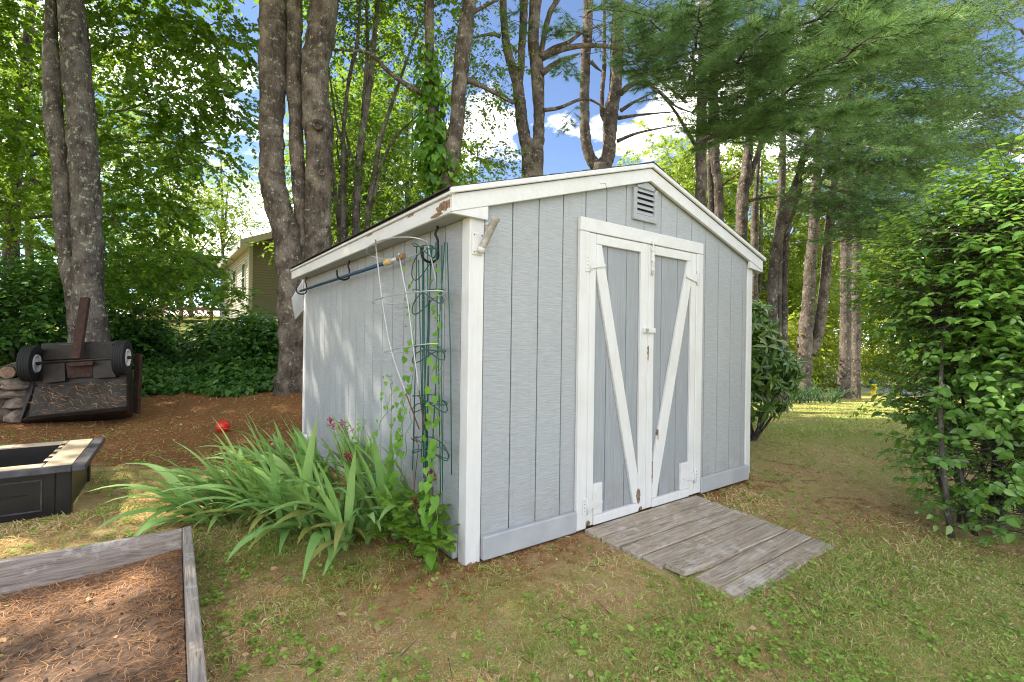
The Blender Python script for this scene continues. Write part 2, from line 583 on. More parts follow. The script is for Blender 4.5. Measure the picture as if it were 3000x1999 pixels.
# foliage
M['maple'] = leaf_mat('maple_leaf', ((.035, .11, .012), (.062, .165, .017), (.12, .25, .03)), .5, (.32, .50, .035))
M['ash'] = leaf_mat('ash_leaf', ((.030, .085, .013), (.055, .14, .018), (.11, .21, .03)), .5, (.28, .44, .04))
M['birch'] = leaf_mat('birch_leaf', ((.07, .15, .02), (.12, .22, .03), (.20, .29, .05)), .5, (.40, .50, .06))
M['vine_tree'] = leaf_mat('ivy_leaf', ((.03, .10, .012), (.07, .20, .02), (.19, .36, .04)), .45, (.32, .52, .035))
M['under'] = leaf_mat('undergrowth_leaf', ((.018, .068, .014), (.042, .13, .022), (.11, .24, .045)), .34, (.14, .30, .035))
M['pine'] = leaf_mat('pine_needle', ((.05, .135, .04), (.095, .21, .062), (.21, .33, .11)), .36, (.24, .40, .10), .5)
M['pine_far'] = leaf_mat('far_pine_needle', ((.09, .155, .045), (.14, .22, .06), (.24, .30, .09)), .35, (.26, .32, .08), .5)
M['shrub'] = leaf_mat('shrub_leaf', ((.075, .19, .035), (.125, .275, .05), (.22, .38, .085)), .4, (.30, .52, .05), .3, .7)
M['rhodo'] = leaf_mat('rhododendron_leaf', ((.04, .115, .018), (.085, .185, .027), (.18, .28, .045)), .25, (.16, .30, .03), .3, .6)
M['iris'] = leaf_mat('iris_leaf', ((.18, .36, .10), (.27, .48, .15), (.40, .60, .21)), .28, (.32, .46, .10), .45)
M['iris_old'] = leaf_mat('old_iris_leaf', ((.21, .27, .06), (.26, .30, .08), (.30, .30, .09)), .25, (.3, .32, .06), .5)
M['dry'] = leaf_mat('dry_leaf', ((.42, .27, .13), (.52, .37, .2), (.6, .46, .28)), .2, (.5, .35, .15), .7)
M['vine'] = leaf_mat('vine_leaf', ((.09, .235, .02), (.13, .30, .03), (.19, .37, .045)), .35, (.26, .46, .03), .42)
M['astilbe'] = leaf_mat('astilbe_leaf', ((.08, .185, .018), (.12, .235, .025), (.17, .29, .035)), .32, (.26, .40, .035), .5)
M['plume'] = leaf_mat('red_plume', ((.26, .012, .055), (.42, .02, .085), (.55, .045, .12)), .2, (.5, .05, .1), .7)
M['red_stem'] = plain('red_stem', (.12, .03, .03), .7)
M['vine_stem'] = plain('vine_stem', (.16, .24, .05), .6)
M['lily'] = leaf_mat('strap_leaf', ((.02, .06, .03), (.035, .095, .045), (.06, .13, .05)), .25, (.1, .2, .06), .5)
M['grass'] = leaf_mat('grass_blade', ((.18, .29, .05), (.33, .41, .105), (.54, .52, .22)), .35, (.46, .56, .11), .6)
M['dry_grass'] = leaf_mat('dry_grass_blade', ((.54, .37, .16), (.69, .54, .27), (.79, .67, .40)), .3, (.5, .38, .16), .7)
M['clover'] = leaf_mat('clover_leaf', ((.13, .27, .032), (.23, .39, .06), (.40, .50, .11)), .35, (.28, .42, .04), .55)
M['straw'] = leaf_mat('pine_straw', ((.28, .115, .042), (.47, .22, .085), (.62, .38, .19)), .1, (.4, .2, .08), .8)
M['far_green'] = leaf_mat('far_leaf', ((.09, .16, .018), (.16, .24, .025), (.26, .32, .04)), .5, (.42, .48, .05))
M['white_flower'] = leaf_mat('white_flower', ((.55, .55, .5), (.65, .65, .6), (.7, .7, .65)), .3, (.7, .7, .6), .6)


def ground_material():
    m, nt, out = new_mat('lawn_ground')
    p = gpos(nt)
    st = N(nt, 'ShaderNodeAttribute', attribute_name='straw').outputs['Fac']
    gr = N(nt, 'ShaderNodeAttribute', attribute_name='lush').outputs['Fac']
    n1 = noise(nt, p, 1.3, 6, .6)
    n2 = noise(nt, p, 9, 6, .65)
    n3 = noise(nt, p, 60, 5, .65)
    n4 = noise(nt, stretch(nt, p, (1, 1, .2)), 160, 3, .6)
    dry = mixc(nt, mrange(nt, n2, .3, .7), (.40, .28, .14), (.60, .46, .25))
    green = mixc(nt, mrange(nt, n3, .3, .7), (.19, .25, .05), (.42, .43, .13))
    strawc = mixc(nt, mrange(nt, n3, .3, .68), (.12, .055, .026), (.36, .175, .075))
    soil = (.07, .045, .03)
    gk = mth(nt, 'ADD', mrange(nt, mth(nt, 'ADD', mth(nt, 'MULTIPLY', n1, .5), mth(nt, 'MULTIPLY', n2, .5)), .44, .60), mth(nt, 'SUBTRACT', gr, .5))
    c = mixc(nt, mrange(nt, gk, 0, 1), dry, green)
    sk = mrange(nt, mth(nt, 'ADD', st, mth(nt, 'MULTIPLY', mth(nt, 'SUBTRACT', n2, .5), 1.1)), .35, .62)
    c = mixc(nt, sk, c, strawc)
    c = mixc(nt, mth(nt, 'MULTIPLY', mrange(nt, n4, .62, .74), .6), c, soil)
    c = mixc(nt, mth(nt, 'MULTIPLY', mrange(nt, noise(nt, p, 26, 5, .7), .62, .7), .45), c, soil)
    h = mth(nt, 'ADD', n3, mth(nt, 'MULTIPLY', n4, .8))
    principled(nt, out, c, .95, h, .9, .02, spec=.1)
    return m


M['ground'] = ground_material()


# ------------------------------------------------------------------ ground and road
def zone_straw(x, y):
    a, b = ab(x, y)
    s = sstep(-1.2, -2.6, a) * sstep(3.9, 5.2, b) * (1 - sstep(12, 13.5, b))
    s = np.maximum(s, 0.55 * np.exp(-((np.clip(x, 0, 3.05) - x) ** 2 + (np.clip(y, 0, 3.7) - y) ** 2) / 0.30))
    s = np.maximum(s, 0.46 * np.exp(-(((a - 2.9) / 1.2) ** 2 + ((b - 3.9) / 0.8) ** 2)))
    s = np.maximum(s, 0.42 * np.exp(-(((a - 2.7) / .8) ** 2 + ((b - 4.9) / 1.0) ** 2)))
    s = np.maximum(s, 0.50 * np.exp(-(((a + 0.6) / .9) ** 2 + ((b - 2.5) / .45) ** 2)))
    s = np.maximum(s, 0.6 * np.exp(-(((a - 11.5) / 2.0) ** 2 + ((b - 16.5) / 1.2) ** 2)))
    s = np.maximum(s, 0.46 * np.exp(-(((a + 2.4) / .7) ** 2 + ((b - 3.6) / .9) ** 2)))
    return s


def zone_lush(x, y):
    a, b = ab(x, y)
    g = 0.30 + 0.55 * sstep(.6, 2.6, a) * (1 - sstep(2.6, 3.4, b)) + 0.62 * sstep(5.0, 7.0, b) * sstep(1.0, 2.5, a)
    g = g + 0.9 * sstep(12.0, 13.5, b) * (1 - sstep(-6, -3, a))
    g = g + 0.25 * np.exp(-(((a - .2) / .8) ** 2 + ((b - 2.0) / .5) ** 2))
    return g


NA, NR = 220, 150
radii = np.concatenate([[0.25], 0.6 * (500 / 0.6) ** np.linspace(0, 1, NR - 1)])
ang = np.linspace(0, 2 * np.pi, NA, endpoint=False)
GX = CAM[0] + radii[:, None] * np.sin(ang)[None]
GY = CAM[1] + radii[:, None] * np.cos(ang)[None]
GZ = gz(GX, GY)
GV = np.stack([GX, GY, GZ], -1).reshape(-1, 3)
ii, jj = np.meshgrid(np.arange(NR - 1), np.arange(NA), indexing='ij')
j2 = (jj + 1) % NA
GF = np.stack([ii * NA + jj, (ii + 1) * NA + jj, (ii + 1) * NA + j2, ii * NA + j2], -1).reshape(-1, 4)
gme = np_mesh('ground', GV, GF[:, ::-1], M['ground'], True)
for nm, fn in (('straw', zone_straw), ('lush', zone_lush)):
    at_ = gme.attributes.new(nm, 'FLOAT', 'POINT')
    at_.data.foreach_set('value', fn(GV[:, 0], GV[:, 1]).astype(np.float32))
tag(link('ground', gme), 'patchy lawn of dry grass, clover and fallen pine needles', None, kind='structure')

# road beyond the lawn, following the ground
RC = np.array([(15.5, 2.0), (17.5, 12.0), (19.6, 20.0), (23.0, 29.0), (29.0, 44.0), (44.0, 70.0)])
tt = np.linspace(0, len(RC) - 1, 60)
rc = np.stack([np.interp(tt, range(len(RC)), RC[:, 0]), np.interp(tt, range(len(RC)), RC[:, 1])], -1)
dv = np.gradient(rc, axis=0)
dv /= np.linalg.norm(dv, axis=1, keepdims=True)
nv = np.stack([dv[:, 1], -dv[:, 0]], -1)
rows = []
for k in np.linspace(-3.4, 3.4, 9):
    q = rc + nv * k
    w = np.array([world(a_, b_) for a_, b_ in q])
    w[:, 2] = gz(w[:, 0], w[:, 1]) + 0.05 - 0.004 * k * k
    rows.append(w)
RV = np.stack(rows, 1).reshape(-1, 3)
ii, jj = np.meshgrid(np.arange(59), np.arange(8), indexing='ij')
RF = np.stack([ii * 9 + jj, ii * 9 + jj + 1, (ii + 1) * 9 + jj + 1, (ii + 1) * 9 + jj], -1).reshape(-1, 4)
tag(link('road', np_mesh('road', RV, RF, M['asphalt'], True)), 'pale grey asphalt road beyond the lawn', None, kind='structure')

# ------------------------------------------------------------------ the shed
SW, SD = 3.05, 3.775
shed = thing('garden_shed', 'pale grey gabled garden shed with white trim and double doors', 'shed', (0, 0, 0))
SL = 0.303                                                   # roof slope


def zr_bot(x):
    return 2.445 - SL * abs(x - 1.525)


def zr_top(x):
    return 2.539 - SL * abs(x - 1.525)


fw = MB().prism([(.02, .03), (.86, .03), (.86, 2.0), (2.19, 2.0), (2.19, .03), (3.03, .03), (3.03, zr_bot(3.03) + .06), (1.525, 2.5), (.02, zr_bot(.02) + .06)], .022, .05).build('front_wall', M['groove'], shed)
edges = [0.03] + [.1 + .2 * k for k in range(15)] + [3.02]
for a_, b_ in zip(edges[:-1], edges[1:]):
    lo = .03
    segs = [(a_ + .0035, b_ - .0035, lo)]
    if a_ < .86 < b_:
        segs = [(a_ + .0035, .86, lo), (.86, b_ - .0035, 2.0)]
    elif a_ < 2.19 < b_:
        segs = [(a_ + .0035, 2.19, 2.0), (2.19, b_ - .0035, lo)]
    elif a_ >= .86 and b_ <= 2.19:
        segs = [(a_ + .0035, b_ - .0035, 2.0)]
    for x0, x1, z0 in segs:
        if x1 - x0 < .01:
            continue
        poly = [(x0, z0), (x1, z0), (x1, zr_bot(x1) + .05)]
        if x0 < 1.525 < x1:
            poly.append((1.525, 2.495))
        poly.append((x0, zr_bot(x0) + .05))
        MB().prism(poly, .010, .0215).build('siding_board', M['siding'], fw, .002)
sw = MB().box(.022, .05, .02, 3.75, .03, 1.95).build('side_wall', M['groove'], shed)
ys = [.03] + [.1 + .2 * k for k in range(19)]
ys[-1] = 3.74
for a_, b_ in zip(ys[:-1], ys[1:]):
    MB().box(.008, .0215, a_ + .006, b_ - .006, .04, 1.945).build('siding_board', M['siding'], sw, .002)
MB().box(3.02, 3.045, .02, 3.75, .03, 1.96).build('side_wall', M['siding'], shed)
MB().prism([(.02, .03), (3.03, .03), (3.03, 2.0), (1.525, 2.46), (.02, 2.0)], 3.74, 3.765).build('rear_wall', M['siding'], shed)
MB().box(.0, .095, .0, .088, -.03, 1.946).build('corner_trim', M['white_worn'], shed, .004)
MB().box(2.965, 3.05, .0, .088, .045, 1.99).build('corner_trim', M['white_worn'], shed, .004)
MB().box(.0, .09, 3.70, 3.778, -.02, 1.946).build('corner_trim', M['white'], shed, .004)
for x0, x1 in ((.099, .822), (2.226, 2.985)):
    MB().box(x0, x1, -.028, .0095, .018 if x0 < 1 else .022, .152).build('skirt_board', M['grey_ledge'], shed, .006)
MB().box(-.028, .0095, .095, 3.695, .015, .152).build('skirt_board', M['grey_ledge'], shed, .006)
MB().box(.03, 3.02, .05, 3.72, -.06, .03).build('floor_frame', M['dark_hole'], shed)
# roof edge
rk = MB()
rk.prism([(-.13, zr_bot(-.13)), (1.5245, 2.445), (1.5245, 2.539), (-.13, zr_top(-.13))], -.030, -.003)
rk.build('rake_board', M['white'], shed, .003)
rk = MB()
rk.prism([(1.5255, 2.445), (3.18, zr_bot(3.18)), (3.18, zr_top(3.18)), (1.5255, 2.539)], -.030, -.003)
rk.build('rake_board', M['white'], shed, .003)
MB().prism([(-.128, 1.936), (.102, 1.934), (.102, zr_bot(.102) - .001), (-.128, zr_bot(-.128) - .001)], -.027, -.004).build('eave_return', M['white'], shed, .002)
MB().prism([(2.95, 1.952), (3.178, 1.93), (3.178, zr_bot(3.178) - .001), (2.95, zr_bot(2.95) - .001)], -.027, -.004).build('eave_return', M['white'], shed, .002)
for s in (-1, 1):
    e = 1.525 + s * 1.675
    z0, z1 = 2.541, 2.541 - SL * 1.675
    MB().prism([(1.525 + s * .0008, z0), (e, z1), (e, z1 + .032), (1.525 + s * .0008, z0 + .032)], -.050, -.031).build('drip_edge', M['white'], shed, .004)
for a_, b_ in (((1758, 539), (1774, 537.5)), ((1774, 537.5), (1778.5, 559))):
    d0_, d1_ = ray(*a_), ray(*b_)
    MB().bar(CAM + d0_ * ((-.0304 - CAM[1]) / d0_[1]), CAM + d1_ * ((-.0304 - CAM[1]) / d1_[1]), .002, .003, (0, 1, 0)).build('crack', M['groove'], shed)
# fascia, soffit
MB().box(-.135, -.114, -.0025, 3.79, 1.940, 2.030).build('fascia', M['white_fascia'], shed, .003)
MB().box(-.150, -.113, -.03, 3.80, 2.0315, 2.050).build('drip_edge', M['white'], shed, .003)
MB().box(-.113, .06, -.0025, 3.785, 1.947, 1.960).build('soffit', M['grey_ledge'], shed)
MB().box(3.165, 3.185, -.0025, 3.79, 1.940, 2.030).build('fascia', M['white'], shed, .003)
MB().box(3.0, 3.164, -.0025, 3.785, 1.947, 1.960).build('soffit', M['grey_ledge'], shed)
# roof: courses of shingles, each a strip with an uneven lower edge
for s in (-1, 1):
    roof = MB().prism([(1.525 + s * .0005, 2.545), (1.525 + s * 1.66, 2.545 - SL * 1.66), (1.525 + s * 1.66, 2.569 - SL * 1.66), (1.525 + s * .0005, 2.569)], -.03, 3.81).build('roof', M['shingle'], shed)
    nc = 12
    for k in range(nc):
        d0, d1 = 1.684 * (1 - k / nc), max(.0, 1.684 * (1 - (k + 1) / nc) - .03)
        c = MB()
        y = -.046
        while y < 3.82:
            L = min(.32, 3.822 - y)
            dd = d0 + RND.uniform(-.004, .004)
            lift = RND.uniform(0, .002) + (.005 if y < 0 and 2 < k < 9 and RND.random() < .5 else 0)
            zb = 2.571 + k * .0003
            c.prism([(1.525 + s * dd, zb - SL * dd + .004 + lift), (1.525 + s * d1, zb - SL * d1), (1.525 + s * d1, zb - SL * d1 + .004), (1.525 + s * dd, zb - SL * dd + .008 + lift)], y + .002, y + L - .002)
            y += L
        c.build('shingle_course', M['shingle'], roof)
    cap = None
cp = MB()
y = -.048
while y < 3.8:
    cp.prism([(1.40, 2.540), (1.525, 2.579), (1.65, 2.540), (1.65, 2.546), (1.525, 2.586), (1.40, 2.546)], y, min(y + .3, 3.82))
    y += .305
cp.build('ridge_cap', M['shingle'], shed)

# door casing
df = link('door_frame', None, shed)
MB().box(.825, 2.220, -.022, .009, 1.987, 2.077).build('head_casing', M['white'], df, .004)
MB().box(.825, .912, -.020, .009, .020, 1.9855).build('side_casing', M['white_brace'], df, .004)
MB().box(2.132, 2.224, -.020, .009, .034, 1.9855).build('side_casing', M['white_brace'], df, .004)
MB().box(.86, 2.19, .03, .05, .03, 2.0).build('door_backing', M['dark_hole'], df)


def door(x0, x1, si, so, brace, gus, label):
    """x0..x1 door, si = inner edge of hinge stile side, so = the meeting stile"""
    d = link('door', None, shed)
    d['label'] = label
    cuts = [x0] + [c for c in (1.11, 1.31, 1.71, 1.91, 2.11) if x0 < c < x1] + [x1]
    for a_, b_ in zip(cuts[:-1], cuts[1:]):
        MB().box(a_ + .003, b_ - .003, .006, .020, .035, 1.982).build('panel_board', M['door_panel'], d, .002)
    MB().box(x0, x1, .0205, .0285, .035, 1.982).build('panel_back', M['groove'], d)
    for a_, b_ in (si, so):
        MB().box(a_, b_, -.016, .0055, .032, 1.983).build('stile', M['white_brace'], d, .003)
    i0, i1 = min(si[1], so[1]), max(si[0], so[0])
    MB().box(i0 + .001, i1 - .001, -.0165, .0055, 1.915, 1.982).build('rail', M['white'], d, .003)
    MB().box(i0 + .001 - (.0 if gus[0] < 1.3 else .0), i1 - .001, -.024, .0055, .030, .092).build('rail', M['white_brace'], d, .003)
    MB().prism(brace, -.0155, .0052).build('brace', M['white_brace'], d, .002)
    MB().box(gus[0], gus[1], -.0185, .0056, .0935, .305).build('block', M['white'], d, .003)
    return d


dl = door(.915, 1.5255, (.915, .977), (1.440, 1.5255),
          [(.9785, 1.75), (.9785, 1.913), (1.03, 1.913), (1.4385, .30), (1.4385, .0945), (1.395, .0945)], (.9785, 1.066), 'left hand door, brace leaning down to the meeting stile')
dr = door(1.5285, 2.129, (2.062, 2.129), (1.5285, 1.597),
          [(2.0605, 1.73), (2.0605, 1.913), (2.015, 1.913), (1.5985, .33), (1.5985, .0945), (1.655, .0945)], (1.957, 2.0605), 'right hand door with badly flaking brace')


def hinge(par, xs, dirn, z):
    h = link('hinge', None, par)
    MB().box(xs - .018, xs + .018, -.0265, -.0165, z - .055, z + .055).build('hinge_leaf', M['white'], h, .001)
    MB().tube([(xs + dirn * .018, -.027, z - .057), (xs + dirn * .018, -.027, z + .057)], .006, 8).build('pin', M['white'], h)
    MB().prism([(xs + dirn * .026, z - .035), (xs + dirn * .026, z + .035), (xs + dirn * .165, z + .006), (xs + dirn * .165, z - .006)], -.0275, -.019).build('strap', M['white'], h, .001)
    for k in (-.035, -.012, .012, .035):
        MB().lathe([(0, .002), (.0035, .0015), (.004, 0)], 6, Matrix.Translation((xs - dirn * .004, -.0268, z + k)) @ Matrix.Rotation(rad(90), 4, 'X')).build('screw', M['rusty_wire'] if k in (.012, -.012) else M['groove'], h)


hinge(dl, .892, 1, 1.777)
hinge(dl, .895, 1, .175)
hinge(dr, 2.150, -1, 1.785)
hinge(dr, 2.152, -1, .182)
bolt = link('barrel_bolt', None, dr)
MB().box(1.540, 1.572, -.022, -.0165, 1.77, 1.975).build('bolt_plate', M['white_worn'], bolt, .001)
MB().tube([(1.556, -.029, 1.755), (1.556, -.029, 2.0)], .0065, 8).build('bolt_rod', M['white_worn'], bolt)
for z in (1.80, 1.87, 1.945, 1.995):
    MB().box(1.540, 1.572, -.038, -.0225, z - .012, z + .012).build('guide', M['white_worn'], bolt, .003)
lt = link('latch', None, dr)
MB().box(1.466, 1.594, -.036, -.0165, 1.330, 1.366).build('latch_bar', M['white_worn'], lt, .003)
MB().box(1.478, 1.498, -.05, -.0365, 1.338, 1.362).build('latch_knob', M['bare_metal'], lt, .003)

# gable vent
vent = link('gable_vent', None, shed)
MB().prism([(1.357, 2.147), (1.395, 2.147), (1.395, 2.383), (1.357, 2.377)], -.012, .0095).build('vent_frame', M['siding'], vent, .002)
MB().prism([(1.590, 2.147), (1.628, 2.147), (1.628, 2.40), (1.590, 2.383)], -.012, .0095).build('vent_frame', M['siding'], vent, .002)
MB().box(1.3955, 1.5895, -.0125, .0095, 2.147, 2.190).build('vent_frame', M['siding'], vent, .002)
MB().prism([(1.3955, 2.384), (1.5895, 2.384), (1.5895, 2.412), (1.51, 2.4365), (1.3955, 2.398)], -.0122, .0095).build('vent_frame', M['siding'], vent, .002)
MB().box(1.396, 1.589, .006, .0094, 2.191, 2.383).build('vent_dark', M['dark_hole'], vent)
for k in range(5):
    z = 2.192 + k * .0405
    MB().prism([(-.010, z), (.0055, z + .026), (.0055, z + .031), (-.010, z + .005)], 1.397, 1.588, 'x').build('slat', M['siding'], vent)

# flagpole holder on the corner
fh = link('flagpole_holder', None, shed)
MB().box(.012, .083, -.010, -.0005, 1.735, 1.86).build('mounting_plate', M['white'], fh, .004)
p0, p1 = Vector((.055, -.02, 1.75)), Vector((.098, -.112, 1.932))
MB().tube([p0, p0.lerp(p1, .2)], .021, 14).build('socket_base', M['white_worn'], fh)
ft = MB().tube([p0.lerp(p1, .15), p0.lerp(p1, .9), p0.lerp(p1, .93), p1], [.022, .022, .026, .026], 16, caps=False)
ft.tube([p1, p0.lerp(p1, .4)], .0195, 16).build('tube', M['bare_metal'], fh)
MB().lathe([(.0, .012), (.011, .012), (.011, 0)], 10, Matrix.Translation(p0.lerp(p1, .72) + Vector((-.03, 0, .012))) @ Matrix.Rotation(rad(-90), 4, 'Y')).build('thumb_screw', M['bare_metal'], fh)
for x in (.022, .073):
    for z in (1.75, 1.845):
        MB().lathe([(0, .003), (.004, .002), (.005, 0)], 7, Matrix.Translation((x, -.0103, z)) @ Matrix.Rotation(rad(90), 4, 'X')).build('screw', M['groove'], fh)

# open flap on the back corner
fl = link('wall_flap', None, shed)
Pa, Pb, Pc = at_b(892, 818, 5.95), at_b(857, 878, 6.25), at_b(866, 933, 6.25)
Pd = at_b(890, 905, 5.95)
quad = [Vector(tuple(p)) for p in (Pa, Pb, Pc, Pd)]
nn = (quad[1] - quad[0]).cross(quad[2] - quad[0]).normalized() * .012
MB().add([tuple(q) for q in quad] + [tuple(q + nn) for q in quad], [(0, 1, 2, 3), (7, 6, 5, 4), (0, 4, 5, 1), (1, 5, 6, 2), (2, 6, 7, 3), (3, 7, 4, 0)]).build('flap_panel', M['grey_ledge'], fl)
for a_, b_ in ((0, 1), (2, 3)):
    MB().bar(quad[a_], quad[b_], .025, .02, tuple(nn)).build('flap_edge', M['white'], fl)

# hooks under the eave
for (y, drop, xx) in ((3.53, .17, -.03), (2.0, .15, -.03), (.33, .20, -.03)):
    pts = [(xx, y, 1.945), (xx, y, 1.93), (xx - .01, y + .012, 1.90), (xx, y - .004, 1.86), (xx, y - .012, 1.945 - drop + .03)]
    for k in range(9):
        t = rad(0 - 22.5 * k)
        pts.append((xx - .055 + .055 * math.cos(t), y - .014, 1.945 - drop + .02 + .045 * math.sin(t)))
    pts.append((xx - .112, y - .014, 1.945 - drop + .055))
    MB().tube(pts, .008, 8).build('hook', M['black_steel'], shed)

# ------------------------------------------------------------------ hung on the shed
pole = thing('blue_pole', 'long dark blue pole with tan grip hung on hooks under the eave', 'pole', (-.085, 0, 1.79))
MB().tube([(-.0, 3.56, -.002), (0, 1.02, .010)], .0145, 12).build('shaft', M['blue_pole'], pole)
MB().tube([(0, 1.02, .010), (0, 1.01, .010), (0, .93, .012), (0, .92, .012)], [.018, .023, .022, .018], 12).build('grip', M['cork'], pole)
MB().tube([(0, .92, .012), (0, .80, .014)], .0135, 12).build('handle', M['pale_grip'], pole)
MB().tube([(0, .80, .014), (0, .78, .014), (0, .70, .018), (0, .69, .018)], [.014, .021, .019, .012], 12).build('handle_end', M['handle_wood'], pole)

tr = thing('tomato_cage', 'folded green wire tomato cages hanging from a black hook', 'wire cage', (-.07, .33, 0.4))
tops = [(.16, 1.44), (.17, 1.36), (.02, 1.42), (.015, 1.415), (.03, 1.42), (-.15, 1.42), (-.16, 1.41), (-.2, 1.39), (.05, 1.43), (-.155, 1.42), (.012, 1.425), (.165, 1.30)]
bots = [(.14, .05), (.12, .10), (.08, .02), (.05, .06), (-.02, .03), (-.14, .05), (-.22, .0), (-.27, .03), (-.06, .0), (-.24, .1), (.03, .12), (.10, .0)]
for k, ((ty, tz), (by, bz)) in enumerate(zip(tops, bots)):
    x0, x1 = RND.uniform(-.06, .03), RND.uniform(-.06, .03)
    MB().tube([(x0, ty, tz), ((x0 + x1) / 2 + RND.uniform(-.01, .01), (ty + by) / 2 + RND.uniform(-.006, .006), (tz + bz) / 2), (x1, by, bz)], .0036, 6).build('wire', M['green_wire'], tr)
for z, yc, w, tilt in ((1.41, .05, .12, .10), (1.33, .05, .13, -.16), (1.13, 0, .17, .09), (1.10, 0, .18, -.13), (.80, -.02, .18, .07), (.77, -.02, .19, -.08), (.50, -.04, .20, .05), (.47, -.04, .20, -.09), (.24, -.06, .20, .06), (.20, -.06, .21, -.05)):
    pts = [(.055 * math.cos(t) - .02, yc + w * math.sin(t), z + tilt * .5 * math.sin(t) + .02 * math.cos(2 * t)) for t in np.linspace(0, 2 * math.pi, 26, endpoint=False)]
    MB().tube(pts, .0033, 6, closed=True).build('ring', M['green_wire'], tr)

wc = thing('tomato_cage', 'galvanised wire cone cage with three rings and rusty leg tips', 'wire cage', (-.24, .62, .7))
wo = np.array(wc.location)
legs = []
for L, xa, xb in (([(1101, 700), (1102, 727), (1120, 880), (1146, 1025), (1190, 1155), (1228, 1258)], -.36, -.13), ([(1168, 744), (1172, 764), (1195, 888), (1211, 1018), (1228, 1145), (1243, 1258)], -.24, -.12), ([(1250, 702), (1253, 716), (1284, 862), (1284, 1010), (1276, 1150), (1269, 1262)], -.07, -.09)):
    legs.append([at_x(u, v, xa + (xb - xa) * (i / 5) ** .8) - wo for i, (u, v) in enumerate(L)])
for lg_ in legs:
    MB().tube(spline(lg_[:5], 5), .0042, 6).build('leg', M['zinc'], wc)
    MB().tube(lg_[4:], .0042, 6).build('leg_tip', M['rusty_wire'], wc)
for uc, vc, ru, rv, tilt, xn, xf in ((1163, 727, 89, 31, -8, -.36, -.06), (1198, 872, 107, 14, -14, -.30, -.06), (1206, 1021, 79, 7, -12, -.24, -.05)):
    pts = []
    for t in np.linspace(0, 2 * math.pi, 40, endpoint=False):
        w_ = .5 - .5 * math.sin(t)                            # 1 on the side away from the wall
        pts.append(at_x(uc + ru * math.cos(t), vc + rv * math.sin(t) + tilt * math.cos(t), xf + (xn - xf) * w_) - wo)
    MB().tube(pts, .0036, 6, closed=True).build('ring', M['zinc'], wc)

# ------------------------------------------------------------------ ramp at the doors
ramp = thing('wooden_ramp', 'weathered grey plank ramp below the shed doors', 'ramp', (1.5, -.03, 0))
ny = 7
pw = 1.0 / ny
for k in range(ny):
    y0, y1 = -.005 - k * pw, -.005 - (k + 1) * pw + RND.uniform(.008, .013)
    zt = lambda y: .030 + (.078) * y
    xa, xb = -.61 + RND.uniform(-.02, .015) + .012 * k, .64 + RND.uniform(-.015, .03) + .004 * k
    if k in (3, 4):
        xa += .02
    if k >= 5:
        xa += .07
    vs, fs = [], []
    nx = 14
    for i in range(nx + 1):
        t = i / nx
        x = xa + (xb - xa) * t
        warp = .006 * math.sin(3 * t + k)
        if k == 4:
            warp += .042 * (1 - t) ** 2.2
        for (yy, dz) in ((y0, 0), (y0, -.036), (y1, -.036), (y1, 0)):
            jig = .003 * math.sin(9 * t + k * 2.3) * (1 if yy == y1 else .5)
            cup = (.004 if k == 4 and yy == y1 else 0)
            vs.append((x, yy + jig, zt(yy) + dz + warp * (1.0 if yy == y1 else .75) + cup))
    for i in range(nx):
        a_ = i * 4
        fs += [(a_ + 3, a_, a_ + 4, a_ + 7), (a_, a_ + 1, a_ + 5, a_ + 4), (a_ + 1, a_ + 2, a_ + 6, a_ + 5), (a_ + 2, a_ + 3, a_ + 7, a_ + 6)]
    fs += [(0, 3, 2, 1), (nx * 4, nx * 4 + 1, nx * 4 + 2, nx * 4 + 3)]
    o = MB().add(vs, fs).build('plank', M['ramp_wood'], ramp, .005)
    if k == 4:
        o['label'] = 'warped plank with its free end curled up'
for x in (-.55, .58):
    MB().prism([(-.02, -.010), (-.02, -.06), (-.99, -.14), (-.99, -.075)], x - .02, x + .02, 'x').build('stringer', M['ramp_wood'], ramp)

# ------------------------------------------------------------------ raised bed
BZ = .17
Q0, Q1, Q2 = at_z(548, 1546, BZ), at_z(582, 1999, BZ), at_z(0, 1641, BZ)
e1 = (Q1 - Q0) / np.linalg.norm(Q1 - Q0)
ang1 = math.atan2(e1[1], e1[0])
bed = thing('raised_bed', 'weathered timber raised garden bed filled with bare soil', 'garden bed', (Q0[0], Q0[1], 0), ang1)
side = MB().box(-.02, 2.45, -.020, .022, -.05, BZ)
side.build('board', M['bed_wood'], bed, .004)
end = MB().box(0, 1.25, -.02, .02, -.05, BZ - .003).build('board', M['bed_wood'], bed, .004)
end.rotation_euler = (0, 0, rad(-90))
end.location = (0, -.022, 0)
b3 = MB().box(0, 2.45, -.02, .02, -.05, BZ).build('board', M['bed_wood'], bed, .004)
b3.location = (0, -1.27, 0)
b4 = MB().box(0, 1.2, -.02, .02, -.05, BZ - .003).build('board', M['bed_wood'], bed, .004)
b4.rotation_euler = (0, 0, rad(-90))
b4.location = (2.40, -.022, 0)
nx_, ny_ = 60, 32
sx, sy = np.meshgrid(np.linspace(.02, 2.38, nx_), np.linspace(-.025, -1.25, ny_), indexing='ij')
sz = .012 + .014 * np.sin(4 * sx) * np.cos(5 * sy) + .045 * np.exp(-((sx / .25) ** 2 + ((sy + .02) / .3) ** 2)) + rng.normal(0, .004, sx.shape)
ii, jj = np.meshgrid(np.arange(nx_ - 1), np.arange(ny_ - 1), indexing='ij')
sf = np.stack([ii * ny_ + jj, ii * ny_ + jj + 1, (ii + 1) * ny_ + jj + 1, (ii + 1) * ny_ + jj], -1).reshape(-1, 4)
soil = link('soil', np_mesh('soil', np.stack([sx, sy, sz], -1), sf, M['soil'], True), bed)
soil['kind'] = 'stuff'
